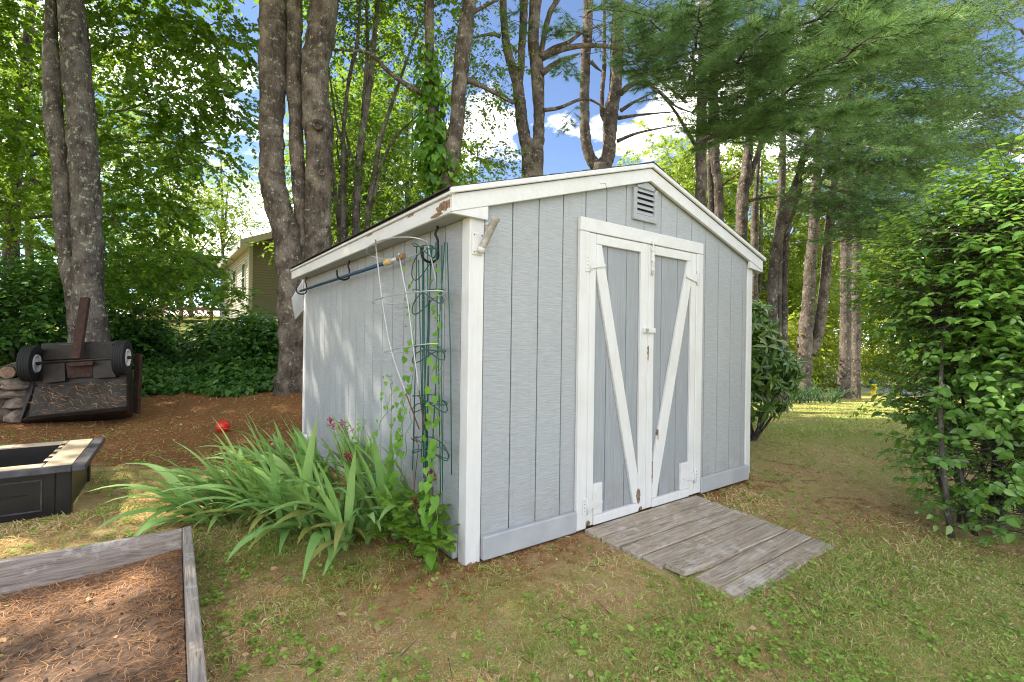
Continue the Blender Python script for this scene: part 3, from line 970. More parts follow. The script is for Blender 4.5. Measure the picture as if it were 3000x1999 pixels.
bedM = Matrix.Translation((Q0[0], Q0[1], 0)) @ Matrix.Rotation(ang1, 4, 'Z')

# ------------------------------------------------------------------ fire table frame
TZ = .36
Ta, Tb = at_z(252, 1358, TZ), at_z(309, 1279, TZ)
td = Tb - Ta
TD = float(np.linalg.norm(td))
tang = math.atan2(td[1], td[0]) - math.pi / 2
table = thing('fire_table', 'black fire table shell with beige tiled rim and empty middle', 'fire table', (Ta[0], Ta[1], gz(Ta[0], Ta[1])), tang)
TL = 1.5
z0, z1 = TZ - .045, TZ
f = .075
MB().box(-f, 0, 0, TD, z0, z1).build('rim', M['table_rim'], table, .006)
MB().box(-TL, -f - .001, 0, f * .55, z0, z1).build('rim', M['table_rim'], table, .006)
MB().box(-TL, -f - .001, TD - f * .55, TD, z0, z1).build('rim', M['table_rim'], table, .006)
tw = .155
ntile = 4
yy = np.linspace(f * .55 + .003, TD - f * .55 - .003, 3)
for a_, b_ in zip(yy[:-1], yy[1:]):
    MB().box(-f - tw, -f - .004, a_ + .002, b_ - .002, z0 + .005, z1 + .001).build('tile', M['tile'], table, .002)
xs_ = np.linspace(-f - tw - .004, -TL + .01, 5)
for a_, b_ in zip(xs_[:-1], xs_[1:]):
    for y_ in (f * .55 + .003, TD - f * .55 - .123):
        MB().box(b_ + .002, a_ - .002, y_, y_ + .12, z0 + .005, z1 + .001).build('tile', M['tile'], table, .002)
n_m = 9
ym = np.linspace(f * .55 + .125, TD - f * .55 - .125, n_m + 1)
for k in range(n_m):
    MB().box(-f - tw - .030, -f - tw - .003, ym[k] + .002, ym[k + 1] - .002, z0 + .01, z1 - .001).build('mosaic_tile', M['tile'] if k % 2 else M['table_black'], table)
yi0, yi1 = f * .55 + .125, TD - f * .55 - .125
MB().box(-TL, -f - tw - .031, yi1 - .01, yi1, .12, z1 - .008).build('liner', M['table_black'], table)
MB().box(-TL, -f - tw - .031, yi0, yi0 + .01, .12, z1 - .008).build('liner', M['table_black'], table)
ins = .085
MB().box(-ins - .085, -ins, ins, ins + .085, -.03, z0 - .001).build('leg', M['table_black'], table, .006)
MB().box(-ins - .085, -ins, TD - ins - .085, TD - ins, -.03, z0 - .001).build('leg', M['table_black'], table, .006)
MB().box(-ins - .03, -ins - .012, ins + .086, TD - ins - .086, .02, z0 - .001).build('side_panel', M['table_black'], table, .004)
fp = MB().box(-TL, -ins - .086, ins + .012, ins + .03, .0, z0 - .001).build('front_panel', M['table_black'], table, .004)
mold = MB()
for (x0, x1, q0, q1) in ((-TL, -.235, .255, .265), (-TL, -.235, .045, .055), (-.245, -.235, .055, .255)):
    mold.box(x0, x1, ins + .004, ins + .0125, q0, q1)
mold.build('moulding', M['table_rim'], fp, .003)
MB().prism([(-TL, .10), (-.30, .17), (-TL, .235)], ins + .002, ins + .0122).build('raised_field', M['table_black'], fp, .003)
MB().box(-TL, -.086, TD - ins - .03, TD - ins - .012, .0, z0 - .001).build('rear_panel', M['table_black'], table)

# ------------------------------------------------------------------ upturned cart
cb = at_b(232, 1262, 6.45)
cart = thing('garden_cart', 'upturned black steel garden cart with white rimmed wheels and rusty drawbar', 'cart', (cb[0], cb[1], gz(cb[0], cb[1]) - .03), -YAW)
cartI = (Matrix.Translation(cart.location) @ Matrix.Rotation(-YAW, 4, 'Z')).inverted()


def cl(x, y, d=0.0):
    p = cartI @ Vector(tuple(at_b(x / 3.484, 850 + y / 3.484, 6.45 + d)))
    return p


def slab(pts, th, name, mat, par=cart, bevel=.004):
    n_ = (pts[1] - pts[0]).cross(pts[2] - pts[0]).normalized() * th
    m_ = len(pts)
    return MB().add([tuple(p) for p in pts] + [tuple(p + n_) for p in pts], [tuple(range(m_)), tuple(range(2 * m_ - 1, m_ - 1, -1))] + [(i, i + m_, (i + 1) % m_ + m_, (i + 1) % m_) for i in range(m_)]).build(name, mat, par, bevel)


tub = slab([cl(355, 985, .12), cl(1280, 912, .12), cl(1285, 1185, -.12), cl(285, 1290, -.14)], .02, 'tub_end', M['cart_slab'])
slab([cl(285, 1290, -.145), cl(1290, 1185, -.125), cl(1300, 1230, -.10), cl(220, 1330, -.12)], .02, 'tub_lip', M['cart_black'])
slab([cl(225, 1335, -.05), cl(1300, 1235, -.03), cl(1345, 1300, .3), cl(300, 1432, .3)], .02, 'tub_floor', M['cart_black'])
slab([cl(420, 545, .30), cl(1290, 520, .30), cl(1290, 915, .14), cl(380, 985, .14)], .02, 'tub_base', M['cart_black'])
slab([cl(1290, 515, .30), cl(1345, 560, .75), cl(1365, 1290, .70), cl(1300, 1230, -.08), cl(1290, 915, .12)], .015, 'tub_side', M['cart_black'])
slab([cl(350, 985, .14), cl(380, 560, .75), cl(300, 1432, .7), cl(220, 1330, -.1)], .015, 'tub_side', M['cart_black'])
slab([cl(1372, 640, .55), cl(1432, 650, .55), cl(1405, 1270, .4), cl(1350, 1255, .4)], .06, 'tail_board', M['cart_rust'])
slab([cl(440, 560, .27), cl(1140, 545, .27), cl(1140, 690, .19), cl(435, 715, .19)], .03, 'chassis_plate', M['cart_black'])
slab([cl(450, 735, .10), cl(655, 722, .10), cl(662, 930, .09), cl(430, 955, .09)], .05, 'bracket', M['cart_black'])
slab([cl(945, 712, .10), cl(1175, 700, .10), cl(1180, 890, .09), cl(950, 905, .09)], .05, 'bracket', M['cart_black'])
slab([cl(668, 755, .11), cl(942, 742, .11), cl(945, 885, .11), cl(690, 900, .11)], .02, 'hinge_plate', M['cart_rust'])
slab([cl(660, 745, .06), cl(942, 722, .06), cl(945, 762, .02), cl(720, 778, .02)], .012, 'hinge_plate', M['cart_rust'])
MB().tube([cl(345, 748, .09), cl(1290, 690, .09)], .017, 10).build('axle', M['cart_black'], cart)
slab([cl(742, 715, .08), cl(838, 715, .08), cl(930, 90, .62), cl(842, 95, .62)], .05, 'drawbar', M['cart_rust'])
db = cart.children[-1]
for (x, y, d) in ((880, 145, .57), (885, 168, .55), (820, 360, .37), (862, 440, .30), (812, 440, .30)):
    MB().lathe([(0, .004), (.013, .003), (.014, -.002)], 8, Matrix.Translation(cl(x, y, d - .004)) @ Matrix.Rotation(rad(60), 4, 'X')).build('bolt_hole', M['dark_hole'], db)
for (x, y, s) in ((318, 752, 1.0), (1248, 690, .96)):
    wM = Matrix.Translation(cl(x, y, .09)) @ Matrix.Rotation(rad(24), 4, 'Z') @ Matrix.Rotation(rad(90), 4, 'Y')
    wh = link('wheel', None, cart)
    R_, w_ = .243 * s, .072
    prof = [(R_ * .50, -w_ * .7), (R_ * .60, -w_ * .9), (R_ * .80, -w_), (R_ * .95, -w_ * .85)]
    for g in range(5):
        zc = -w_ * .72 + g * w_ * .36
        prof += [(R_ * 1.0, zc - .008), (R_ * 1.0, zc + .006), (R_ * .972, zc + .008), (R_ * .972, zc + .012)]
    prof += [(R_ * .95, w_ * .85), (R_ * .80, w_), (R_ * .60, w_ * .95), (R_ * .50, w_ * .7), (R_ * .48, w_ * .3)]
    MB().lathe(prof, 36, wM).build('tyre', M['tyre'], wh)
    MB().lathe([(R_ * .51, w_ * .80), (R_ * .49, w_ * .98), (R_ * .45, w_ * .86), (R_ * .36, w_ * .70), (R_ * .2, w_ * .78), (.001, w_ * .8)], 28, wM).build('rim', M['white_rim'], wh)
    MB().lathe([(R_ * .60, -w_ * .62), (R_ * .4, -w_ * .25), (.001, -w_ * .2)], 24, wM).build('rim', M['white_rim'], wh)
    MB().lathe([(.022, w_ * .7), (.022, w_ * 1.2), (.016, w_ * 1.35), (.0, w_ * 1.35)], 12, wM).build('hub', M['cart_rust'], wh)

nd = []
for _ in range(170):
    t_, q_ = RND.random(), RND.random()
    p_ = cl(340 + 930 * t_ - 50 * q_ * (1 - t_), 990 - 78 * t_ + (285 - 20 * t_) * q_, .105 - .25 * q_)
    d_ = Vector((RND.uniform(-1, 1), RND.uniform(-.3, .3), RND.uniform(-.5, .5))).normalized() * RND.uniform(.03, .06)
    nd.append((p_ - d_, p_ + d_))
nV, nF = [], []
for a_, b_ in nd:
    o_ = len(nV)
    nV += [tuple(a_), tuple(b_), tuple(b_ + Vector((.002, 0, .0025))), tuple(a_ + Vector((.002, 0, .0025)))]
    nF.append((o_, o_ + 1, o_ + 2, o_ + 3))
MB().add(nV, nF).build('needle_litter', M['straw'], cart)['kind'] = 'stuff'

# ------------------------------------------------------------------ ball
bp = at_b(653, 1268, 6.15)
ball = MB().lathe([(.082 * math.sin(t) + 1e-4, .082 * (1 - math.cos(t))) for t in np.linspace(0, math.pi, 20)], 28).build('ball', M['red'])
ball.location = (bp[0], bp[1], float(gz(bp[0], bp[1])) - .004)
tag(ball, 'red rubber ball lying on the pine needles', 'ball')

# ------------------------------------------------------------------ stone wall with a log on it
wb = world(-7.0, 6.7)
wall = thing('stone_wall', 'low dry stone wall of rough field stones beside the cart', 'stone wall', (wb[0], wb[1], gz(wb[0], wb[1])), -YAW + rad(-4))


def rock(sx_, sy_, sz_, seed):
    r_ = random.Random(seed)
    bm = bmesh.new()
    bmesh.ops.create_icosphere(bm, subdivisions=2, radius=1)
    ph = [r_.uniform(0, 6) for _ in range(6)]
    for v in bm.verts:
        c = v.co
        d = 1 + .16 * math.sin(2.4 * c.x + ph[0]) * math.cos(2.1 * c.y + ph[1]) + .12 * math.sin(3.5 * c.z + ph[2]) + .06 * math.sin(7 * c.x + 5 * c.z + ph[3])
        v.co = Vector((math.copysign(abs(c.x) ** .72, c.x) * sx_ * d, math.copysign(abs(c.y) ** .72, c.y) * sy_ * d, math.copysign(abs(c.z) ** .72, c.z) * sz_ * d))
    me = bpy.data.meshes.new('stone')
    bm.to_mesh(me)
    bm.free()
    me.materials.append(M['stone'])
    return me


z = .0
for row, (h, n0) in enumerate(((.17, 7), (.16, 8), (.14, 9), (.12, 8))):
    x = -1.35 + RND.uniform(-.1, .1)
    while x < .25:
        w_ = RND.uniform(.12, .24)
        o = link('stone', rock(w_ * .98, .22, h * .56, RND.randint(0, 9999)), wall)
        o.location = (x + w_, RND.uniform(-.04, .05) + row * .03, z + h * .5)
        o.rotation_euler = (RND.uniform(-.1, .1), RND.uniform(-.12, .12), RND.uniform(-.2, .2))
        x += w_ * 1.72
    z += h * .95
lg = thing('log', 'short cut log lying on top of the stone wall', 'log', (0, 0, 0))
lp = at_b(20, 1090, 6.35)
lg.location = tuple(lp)
MB().tube([(-.35, .5, .02), (-.2, .28, .01), (0, 0, 0)], [.09, .092, .088], 14, rough=.05, seed=2).build('bark', M['bark_b'], lg)
MB().lathe([(0.001, .004), (.05, .004), (.082, .0)], 14, Matrix.Rotation(-YAW * 0 + math.atan2(.2, .28), 4, 'Z') @ Matrix.Rotation(rad(90), 4, 'X')).build('cut_end', M['log'], lg)
lg.rotation_euler = (0, 0, -YAW)


# ------------------------------------------------------------------ vegetation helpers
def px_stem(pts, b, to_ground=True, flare=1.35, extend=0.0):
    """stem from photo pixels (u, v, width px) at depth b, listed top to bottom -> points, radii"""
    q = [np.append(at_b(u, v, b), w / 2 / FPX * b / math.hypot(1, (u - 1500) / FPX)) for u, v, w in pts]
    if extend:
        d = (q[0][:3] - q[1][:3])
        d /= np.linalg.norm(d)
        q.insert(0, np.append(q[0][:3] + d * extend, q[0][3] * .55))
    if to_ground:
        l = q[-1].copy()
        g = gz(l[0], l[1])
        if l[2] > g + .8:
            m = l.copy()
            m[2] = g + .45
            m[3] *= 1.08
            q.append(m)
        e = l.copy()
        e[2] = g - .15
        e[3] *= flare
        q.append(e)
    s = spline(q, 11)
    s[:, 3] = np.clip(s[:, 3], .004, None)
    return s[:, :3], s[:, 3]


def sticks(P0, P1, r0, r1):
    P0, P1 = np.asarray(P0, float), np.asarray(P1, float)
    n = len(P0)
    d = P1 - P0
    d /= np.linalg.norm(d, axis=1, keepdims=True) + 1e-9
    ref = np.where(np.abs(d[:, 2:3]) < .9, np.array([[0, 0, 1.]]), np.array([[1., 0, 0]]))
    x = np.cross(d, ref)
    x /= np.linalg.norm(x, axis=1, keepdims=True)
    y = np.cross(d, x)
    r0 = np.broadcast_to(np.asarray(r0, float), (n,))[:, None]
    r1 = np.broadcast_to(np.asarray(r1, float), (n,))[:, None]
    V = []
    for P, r in ((P0, r0), (P1, r1)):
        for k in range(3):
            t = 2 * math.pi * k / 3
            V.append(P + x * r * math.cos(t) + y * r * math.sin(t))
    V = np.stack(V, 1)
    tf = np.array([(0, 1, 4, 3), (1, 2, 5, 4), (2, 0, 3, 5)])
    F = tf[None] + (np.arange(n) * 6)[:, None, None]
    return V.reshape(-1, 3), F.reshape(-1, 4)


def lobes_px(L):
    """(u, v, depth, ru px, rv px, rb m, sprays) -> (centre, (rx,ry,rz), n)"""
    out = []
    for u, v, b, ru, rv, rb, n in L:
        s = b / FPX
        out.append((at_b(u, v, b), (max(ru * s, .1), rb, rv * s), n))
    return out


def sprays(lobes, leaf, per=12, slen=.55, tmpl=LEAF4, droop=.25, flat=.55, rot=True):
    """leafy sprays filling ellipsoids (axes: camera right, forward, up) -> leaves V,F and twigs V,F"""
    pos, dr = [], []
    for c, r, n in lobes:
        u = unit_rand(n) * (rng.random((n, 1)) ** .42)
        loc = u * np.array(r)
        w = loc[:, :1] * np.array([_r]) + loc[:, 1:2] * np.array([[math.sin(YAW), math.cos(YAW), 0]]) + loc[:, 2:] * np.array([[0, 0, 1.]])
        pos.append(np.asarray(c) + w)
        d = w / (np.linalg.norm(w, axis=1, keepdims=True) + 1e-6)
        d[:, 2] *= .35
        d += rng.normal(0, .45, d.shape)
        d[:, 2] -= droop
        dr.append(d / np.linalg.norm(d, axis=1, keepdims=True))
    pos, dr = np.vstack(pos), np.vstack(dr)
    n = len(pos)
    L = slen * rng.uniform(.6, 1.3, n)
    t = (np.arange(per) + .5) / per
    side = np.cross(dr, [0, 0, 1.0])
    side /= np.linalg.norm(side, axis=1, keepdims=True) + 1e-6
    sgn = np.where(np.arange(per) % 2 == 0, 1.0, -1.0)
    P = pos[:, None] + dr[:, None] * (t[None, :, None] * L[:, None, None]) - np.array([0, 0, 1.]) * (t[None, :, None] ** 2 * L[:, None, None] * .18)
    D = dr[:, None] * .6 + side[:, None] * (sgn[None, :, None] * .85) + rng.normal(0, .28, P.shape)
    D[..., 2] -= droop * .9
    nrm = np.array([0, 0, 1.]) + rng.normal(0, flat, P.shape)
    P, D, nrm = P.reshape(-1, 3), D.reshape(-1, 3), nrm.reshape(-1, 3)
    sc = leaf * rng.uniform(.65, 1.25, len(P))
    V, F = scatter(tmpl[0], tmpl[1], P, basis(D, nrm), sc)
    tw = sticks(pos - dr * .15, pos + dr * (L[:, None] * .9) - np.array([0, 0, .13]) * L[:, None], .0035 + .0 * L, .0012)
    return V, F, tw, pos


def tufts(pos, dr, nn, L, w, lo=.2, hi=1.15):
    """needle fans -> V,F"""
    n = len(pos)
    dr = dr / (np.linalg.norm(dr, axis=1, keepdims=True) + 1e-9)
    rv = rng.normal(size=(n, nn, 3))
    pr = rv - (rv * dr[:, None]).sum(-1, keepdims=True) * dr[:, None]
    pr /= np.linalg.norm(pr, axis=-1, keepdims=True)
    th = rng.uniform(lo, hi, (n, nn, 1))
    d = dr[:, None] * np.cos(th) + pr * np.sin(th)
    d[..., 2] -= .12
    ln = L * rng.uniform(.75, 1.1, (n, nn, 1))
    base = pos[:, None] - dr[:, None] * rng.uniform(0, .05, (n, nn, 1))
    sd = np.cross(d, rng.normal(size=d.shape))
    sd /= np.linalg.norm(sd, axis=-1, keepdims=True)
    V = np.stack([base - sd * w / 2, base + sd * w / 2, base + d * ln], 2).reshape(-1, 3)
    F = np.arange(len(V)).reshape(-1, 3)
    return V, F


def bough(start, end, arch=.25, sec=.9, nsec=26, nter=6, seed=0):
    """a pine limb: returns limb points, twig sticks (P0,P1), tuft positions and directions"""
    r_ = np.random.default_rng(seed)
    s, e = np.asarray(start, float), np.asarray(end, float)
    m = (s + e) / 2 + np.array([0, 0, arch])
    t = np.linspace(0, 1, 14)[:, None]
    path = (1 - t) ** 2 * s + 2 * t * (1 - t) * m + t ** 2 * e
    path[1:-1] += r_.normal(0, .02, (12, 3)) * np.linalg.norm(e - s) * .25
    L = np.linalg.norm(e - s)
    fx = lambda q: np.array([np.interp(q, t[:, 0], path[:, i]) for i in range(3)])
    A, B, T, Dr = [], [], [], []
    for k in range(nsec):
        q = .18 + .82 * (k + r_.random()) / nsec
        p = fx(q)
        tan = fx(min(1, q + .05)) - fx(max(0, q - .05))
        tan /= np.linalg.norm(tan)
        sd = np.cross(tan, [0, 0, 1.0])
        sd /= np.linalg.norm(sd) + 1e-6
        d = tan * r_.uniform(.5, .9) + sd * (1 if k % 2 else -1) * r_.uniform(.5, 1.0) + np.array([0, 0, r_.uniform(-.25, .3)])
        d /= np.linalg.norm(d)
        ln = sec * (1.15 - .75 * q) * r_.uniform(.55, 1.15)
        pe = p + d * ln + np.array([0, 0, -.05 * ln])
        A.append(p), B.append(pe)
        T.append(pe), Dr.append(d)
        for j in range(nter):
            qq = .25 + .75 * (j + r_.random()) / nter
            pp = p + (pe - p) * qq
            d2 = d * .7 + np.cross(d, [0, 0, 1.0]) * (1 if j % 2 else -1) * r_.uniform(.4, .9) + np.array([0, 0, r_.uniform(-.2, .35)])
            d2 /= np.linalg.norm(d2)
            l2 = ln * .42 * r_.uniform(.5, 1.1)
            A.append(pp), B.append(pp + d2 * l2)
            for h in (.55, 1.0):
                T.append(pp + d2 * l2 * h), Dr.append(d2 + np.array([0, 0, .15]))
            T.append(pp), Dr.append(d + np.array([0, 0, .1]))
    return path, np.array(A), np.array(B), np.array(T), np.array(Dr)


def add_trunk(root, stems, mat, name='trunk', sides=14, rough=.09, knots=()):
    mb = MB()
    o = np.array(root.location)
    for i, (P, r) in enumerate(stems):
        r = np.array(r)
        for (kp, kr, amp) in knots:
            d = np.linalg.norm(P - np.asarray(kp), axis=1)
            r = r * (1 + amp * np.exp(-(d / kr) ** 2))
        mb.tube(P - o, list(r), sides, rough=rough, seed=i * 1.7 + 1)
    return mb.build(name, mat, root)


def stump_scar(root, c, nrm, r, mat):
    """round callus with a hollow where a limb was cut"""
    n = Vector(tuple(nrm)).normalized()
    Mx = Matrix.Translation(Vector(tuple(np.asarray(c) - np.array(root.location)))) @ n.to_track_quat('Z', 'Y').to_matrix().to_4x4()
    MB().lathe([(r * 1.15, -.06), (r * 1.05, .0), (r * .85, .03), (r * .62, .022), (r * .5, .0), (r * .3, -.01), (.001, -.012)], 20, Mx).build('branch_scar', mat, root)


def base_of(stem):
    P = stem[0][-1]
    return (P[0], P[1], float(gz(P[0], P[1])))


def join_VF(parts):
    V, F, o = [], [], 0
    for v, f in parts:
        V.append(v)
        F.append(f + o)
        o += len(v)
    return np.vstack(V), np.vstack(F)


def add_np(root, name, V, F, mat, smooth=False):
    return link(name, np_mesh(name, np.asarray(V) - np.array(root.location), F, mat, smooth), root)


def rand_lobes(c, R, H, n, per, r_, sub=9):
    """several lobes making one broad uneven crown round centre c"""
    L = []
    for k in range(sub):
        a_ = r_.uniform(0, 2 * math.pi)
        q = math.sqrt(r_.random())
        z = r_.uniform(-1, 1)
        s = math.sqrt(max(.1, 1 - .7 * z * z))
        L.append((np.array([c[0] + R * .68 * q * s * math.cos(a_), c[1] + R * .68 * q * s * math.sin(a_), c[2] + H * .7 * z]), (R * r_.uniform(.3, .5),) * 2 + (H * r_.uniform(.28, .42),), n // sub))
    return L


r1 = random.Random(5)
U = lambda ox, oy, s, L: [(ox + x / s, oy + y / s, w / s) for x, y, w in L]

# ------------------------------------------------------------------ twin-stemmed tree behind the cart
st = [px_stem(U(0, 0, 1.742, [(258, -30, 60), (262, 300, 96), (274, 600, 106), (312, 900, 96), (330, 1200, 110), (385, 1500, 118), (412, 1760, 125)]), 7.75, extend=4.5),
      px_stem(U(0, 0, 1.742, [(362, -30, 145), (388, 300, 160), (413, 600, 162), (433, 900, 164), (448, 1200, 164), (452, 1500, 170), (478, 1760, 175)]), 7.7, extend=5.0)]
t1 = thing('maple_tree', 'twin stemmed tree with lichen spotted grey bark behind the cart', 'tree', base_of(st[1]))
add_trunk(t1, st, M['bark_a'], sides=30)
top1 = st[1][0][0]
lob = rand_lobes((top1[0] + .6, top1[1] + .3, 10.2), 3.6, 2.6, 900, 12, r1, 10)
for cxyz, rr_, nn_ in (((-4.9, 5.2, 9.3), (1.7, 1.7, 1.0), 165), ((-5.6, 6.3, 10.3), (1.6, 1.6, 1.0), 150), ((-3.9, 6.3, 8.9), (1.4, 1.4, .8), 95), ((-3.6, 4.4, 8.4), (1.3, 1.3, .8), 85), ((-4.9, 8.3, 9.6), (1.8, 1.8, 1.2), 120), ((-6.2, 8.6, 10.6), (1.5, 1.5, 1.0), 110)):
    lob.append((np.array(cxyz), rr_, nn_))  # lobes out of view, placed to shade the lawn and dapple the side wall
V, F, tw, cp_ = sprays(lob, .18, 12, .8)
add_np(t1, 'crown', V, F, M['maple'])
lm = []
for c, r, n in lob[:16]:
    s0 = st[r1.randint(0, 1)][0][r1.randint(0, 9)]
    lm.append((spline([s0, (s0 + np.asarray(c)) / 2 + [0, 0, -.3], c], 6), np.linspace(.10, .02, 13)))
for P, r in lm:
    add_trunk(t1, [(P, r[:len(P)])], M['bark_a'], 'limb', 8, .03)

# ------------------------------------------------------------------ three-stemmed tree at the back corner of the shed
b2 = 8.5
st = [px_stem(U(700, 0, 1.742, [(172, -30, 128), (172, 150, 135), (172, 350, 140), (168, 600, 128), (168, 800, 128), (180, 980, 138), (232, 1150, 142), (262, 1330, 150), (280, 1560, 165), (292, 1850, 185)]), b2, extend=4.2),
      px_stem(U(700, 0, 1.742, [(284, -30, 82), (282, 200, 80), (278, 400, 84), (290, 600, 72), (296, 800, 76), (310, 1000, 70), (318, 1200, 68), (318, 1400, 90), (310, 1800, 120)]), b2 + .12, extend=4.2),
      px_stem(U(700, 0, 1.742, [(446, -30, 138), (416, 180, 140), (386, 400, 140), (402, 600, 140), (410, 800, 130), (404, 1000, 132), (402, 1250, 140), (372, 1420, 150), (330, 1800, 170)]), b2 + .05, extend=4.2)]
kn = [(at_b(930, 370, b2), .22, .16), (at_b(790, 70, b2), .2, .08), (at_b(945, 510, b2), .16, .10), (at_b(940, 120, b2), .15, .08)]
t2 = thing('maple_tree', 'three stemmed tree with knotted trunk at the back corner of the shed', 'tree', base_of(st[0]))
add_trunk(t2, st, M['bark_b'], sides=30, knots=kn)
stump_scar(t2, at_b(932, 366, b2 - .26), -ray(932, 366), .085, M['bark_b'])
stump_scar(t2, at_b(944, 506, b2 - .26), -ray(944, 506), .055, M['bark_b'])
tops = [s[0][0] for s in st]
lob = rand_lobes((tops[1][0] - .2, tops[1][1] + .3, 10.3), 4.8, 2.7, 2000, 12, r1, 16)
V, F, tw, cp_ = sprays(lob, .18, 12, .8)
add_np(t2, 'crown', V, F, M['maple'])
for c, r, n in lob[:9]:
    s0 = st[r1.randint(0, 2)][0][r1.randint(0, 5)]
    P = spline([s0, (s0 + np.asarray(c)) / 2 + [0, 0, -.3], c], 6)
    add_trunk(t2, [(P, np.linspace(.09, .02, len(P)))], M['bark_b'], 'limb', 8, .03)

# ------------------------------------------------------------------ low hanging maple at the left
st = [px_stem([(95, -40, 30), (78, 180, 36), (62, 320, 40), (45, 480, 46), (36, 640, 52), (32, 800, 56)], 12.0, extend=2.0)]
t3 = thing('maple_tree', 'low branching maple with broad green sprays left of the neighbour house', 'tree', base_of(st[0]))
add_trunk(t3, st, M['bark_thin'])
lob = lobes_px([(420, 70, 9.5, 190, 120, 1.2, 300), (620, 110, 9.5, 120, 110, .9, 120), (540, 290, 9.5, 150, 90, .9, 150), (680, 300, 9.2, 50, 90, .5, 34), (410, 410, 10, 150, 110, 1.0, 190),
                (590, 470, 9.6, 90, 50, .6, 40), (430, 600, 10, 150, 100, 1, 170), (380, 790, 10, 110, 120, 1, 150), (520, 770, 9.7, 110, 50, .8, 75), (640, 850, 9.2, 60, 36, .5, 34),
                (80, 110, 10.5, 130, 150, 1.2, 190), (50, 360, 11, 120, 150, 1.2, 150), (60, 620, 11, 130, 110, 1, 150), (-200, 250, 10, 200, 350, 1.5, 250), (330, -150, 10.5, 350, 120, 1.5, 350), (330, 230, 11.5, 60, 200, .8, 80)])
lob += rand_lobes((-6.4, 12.0, 9.6), 3.4, 1.6, 800, 12, r1, 9)  # unseen upper lobes added to keep the straw at the left in shade
V, F, tw, cp_ = sprays(lob, .10, 12, .55, MAPLE, .32)
add_np(t3, 'crown', V, F, M['maple'])
add_np(t3, 'twigs', *tw, M['twig'])['kind'] = 'stuff'
for (u0, v0), (um, vm), (u1, v1), bb in (((70, 250), (300, 170), (660, 60), 10.), ((62, 330), (330, 330), (640, 210), 9.8), ((50, 460), (330, 420), (700, 420), 9.7), ((45, 520), (320, 560), (560, 480), 10.), ((40, 640), (330, 640), (640, 800), 9.6), ((36, 700), (330, 770), (520, 790), 10), ((78, 180), (20, 60), (-60, -30), 10.5), ((70, 260), (20, 140), (-80, 160), 11)):
    P = spline([at_b(u0, v0, 12), at_b(um, vm, (12 + bb) / 2), at_b(u1, v1, bb)], 8)
    add_trunk(t3, [(P, np.linspace(.05, .008, len(P)))], M['bark_thin'], 'limb', 7, .03)

# ------------------------------------------------------------------ slender many-stemmed tree
S3 = U(700, 0, 1.742, [])
stems3 = [[(620, -30, 14), (605, 200, 18), (560, 420, 20), (535, 650, 22), (528, 900, 26), (530, 1150, 30)],
          [(712, -30, 22), (690, 200, 26), (668, 430, 32), (635, 640, 36), (612, 850, 40), (598, 1150, 44)],
          [(652, -30, 14), (655, 250, 20), (640, 480, 22), (628, 700, 24), (606, 1000, 26)],
          [(815, 430, 16), (770, 560, 20), (720, 720, 24), (690, 900, 26), (655, 1130, 30)],
          [(880, 620, 10), (800, 700, 14), (730, 830, 16), (690, 1000, 20), (650, 1150, 24)],
          [(468, 420, 10), (500, 640, 14), (548, 780, 16), (540, 1000, 20), (545, 1150, 22)],
          [(480, 880, 22), (498, 1050, 26), (515, 1230, 30)],
          [(560, 740, 12), (590, 860, 16), (600, 1000, 18)]]
st = [px_stem(U(700, 0, 1.742, s), 9.4 + .08 * i, to_ground=(i not in (2, 4, 7)), extend=1.2) for i, s in enumerate(stems3)]
t4 = thing('ash_tree', 'cluster of slender bare stems rising behind the shed roof', 'tree', base_of(st[1]))
add_trunk(t4, st, M['bark_thin'], sides=8)
lob = lobes_px([(1130, 60, 9.8, 150, 90, 1, 150), (1010, 110, 10, 60, 110, .7, 60), (1180, 220, 10, 90, 90, .8, 70), (1000, 330, 10, 60, 90, .8, 45), (1120, 420, 10, 90, 80, .8, 50),
                (1180, 520, 10, 90, 70, .8, 60), (1060, 560, 10, 70, 90, .8, 55), (960, 640, 10, 40, 60, .6, 30), (1140, 640, 9.8, 70, 50, .6, 50), (1090, -120, 10, 250, 100, 1.5, 200)])
V, F, tw, cp_ = sprays(lob, .075, 11, .5)
add_np(t4, 'crown', V, F, M['ash'])
add_np(t4, 'twigs', *tw, M['twig'])['kind'] = 'stuff'

# ------------------------------------------------------------------ vine-clad pair
st = [px_stem(U(700, 0, 1.742, [(972, -30, 46), (972, 200, 48), (975, 400, 50), (985, 600, 52), (1000, 800, 62), (1020, 1000, 75)]), 9.0, extend=3),
      px_stem(U(700, 0, 1.742, [(1180, -30, 66), (1165, 100, 72), (1148, 220, 82), (1128, 400, 76), (1115, 600, 74), (1098, 720, 84), (1072, 880, 70), (1050, 1000, 72)]), 8.9, extend=3)]
t5 = thing('ash_tree', 'pair of trunks wrapped in bright green climbing vine behind the roof', 'tree', base_of(st[0]))
add_trunk(t5, st, M['bark_b'])
for pts in ([(1150, 160), (1180, 80), (1260, 30), (1340, -10)], [(985, 490), (900, 460), (780, 380), (690, 290), (640, 265), (480, 255)], [(1165, 410), (1240, 440), (1310, 480), (1400, 530)]):
    P = spline([at_b(700 + x / 1.742, y / 1.742, 8.95) for x, y in pts], 7)
    add_trunk(t5, [(P, np.linspace(.055, .018, len(P)))], M['bark_b'], 'limb', 8, .04)
P_, R_ = st[0]
n = 2400
i0 = (len(P_) * .24 + (len(P_) * .76 - 7) * rng.random(n) ** .55).astype(int)
c = P_[i0] + rng.normal(0, .02, (n, 3))
rr = (R_[i0] + .03 + np.abs(rng.normal(0, .15, n)) * (.8 + (i0 / len(P_) - .3) * 2.2))[:, None]
d = unit_rand(n)
d[:, 2] *= .25
pos = c + d * rr
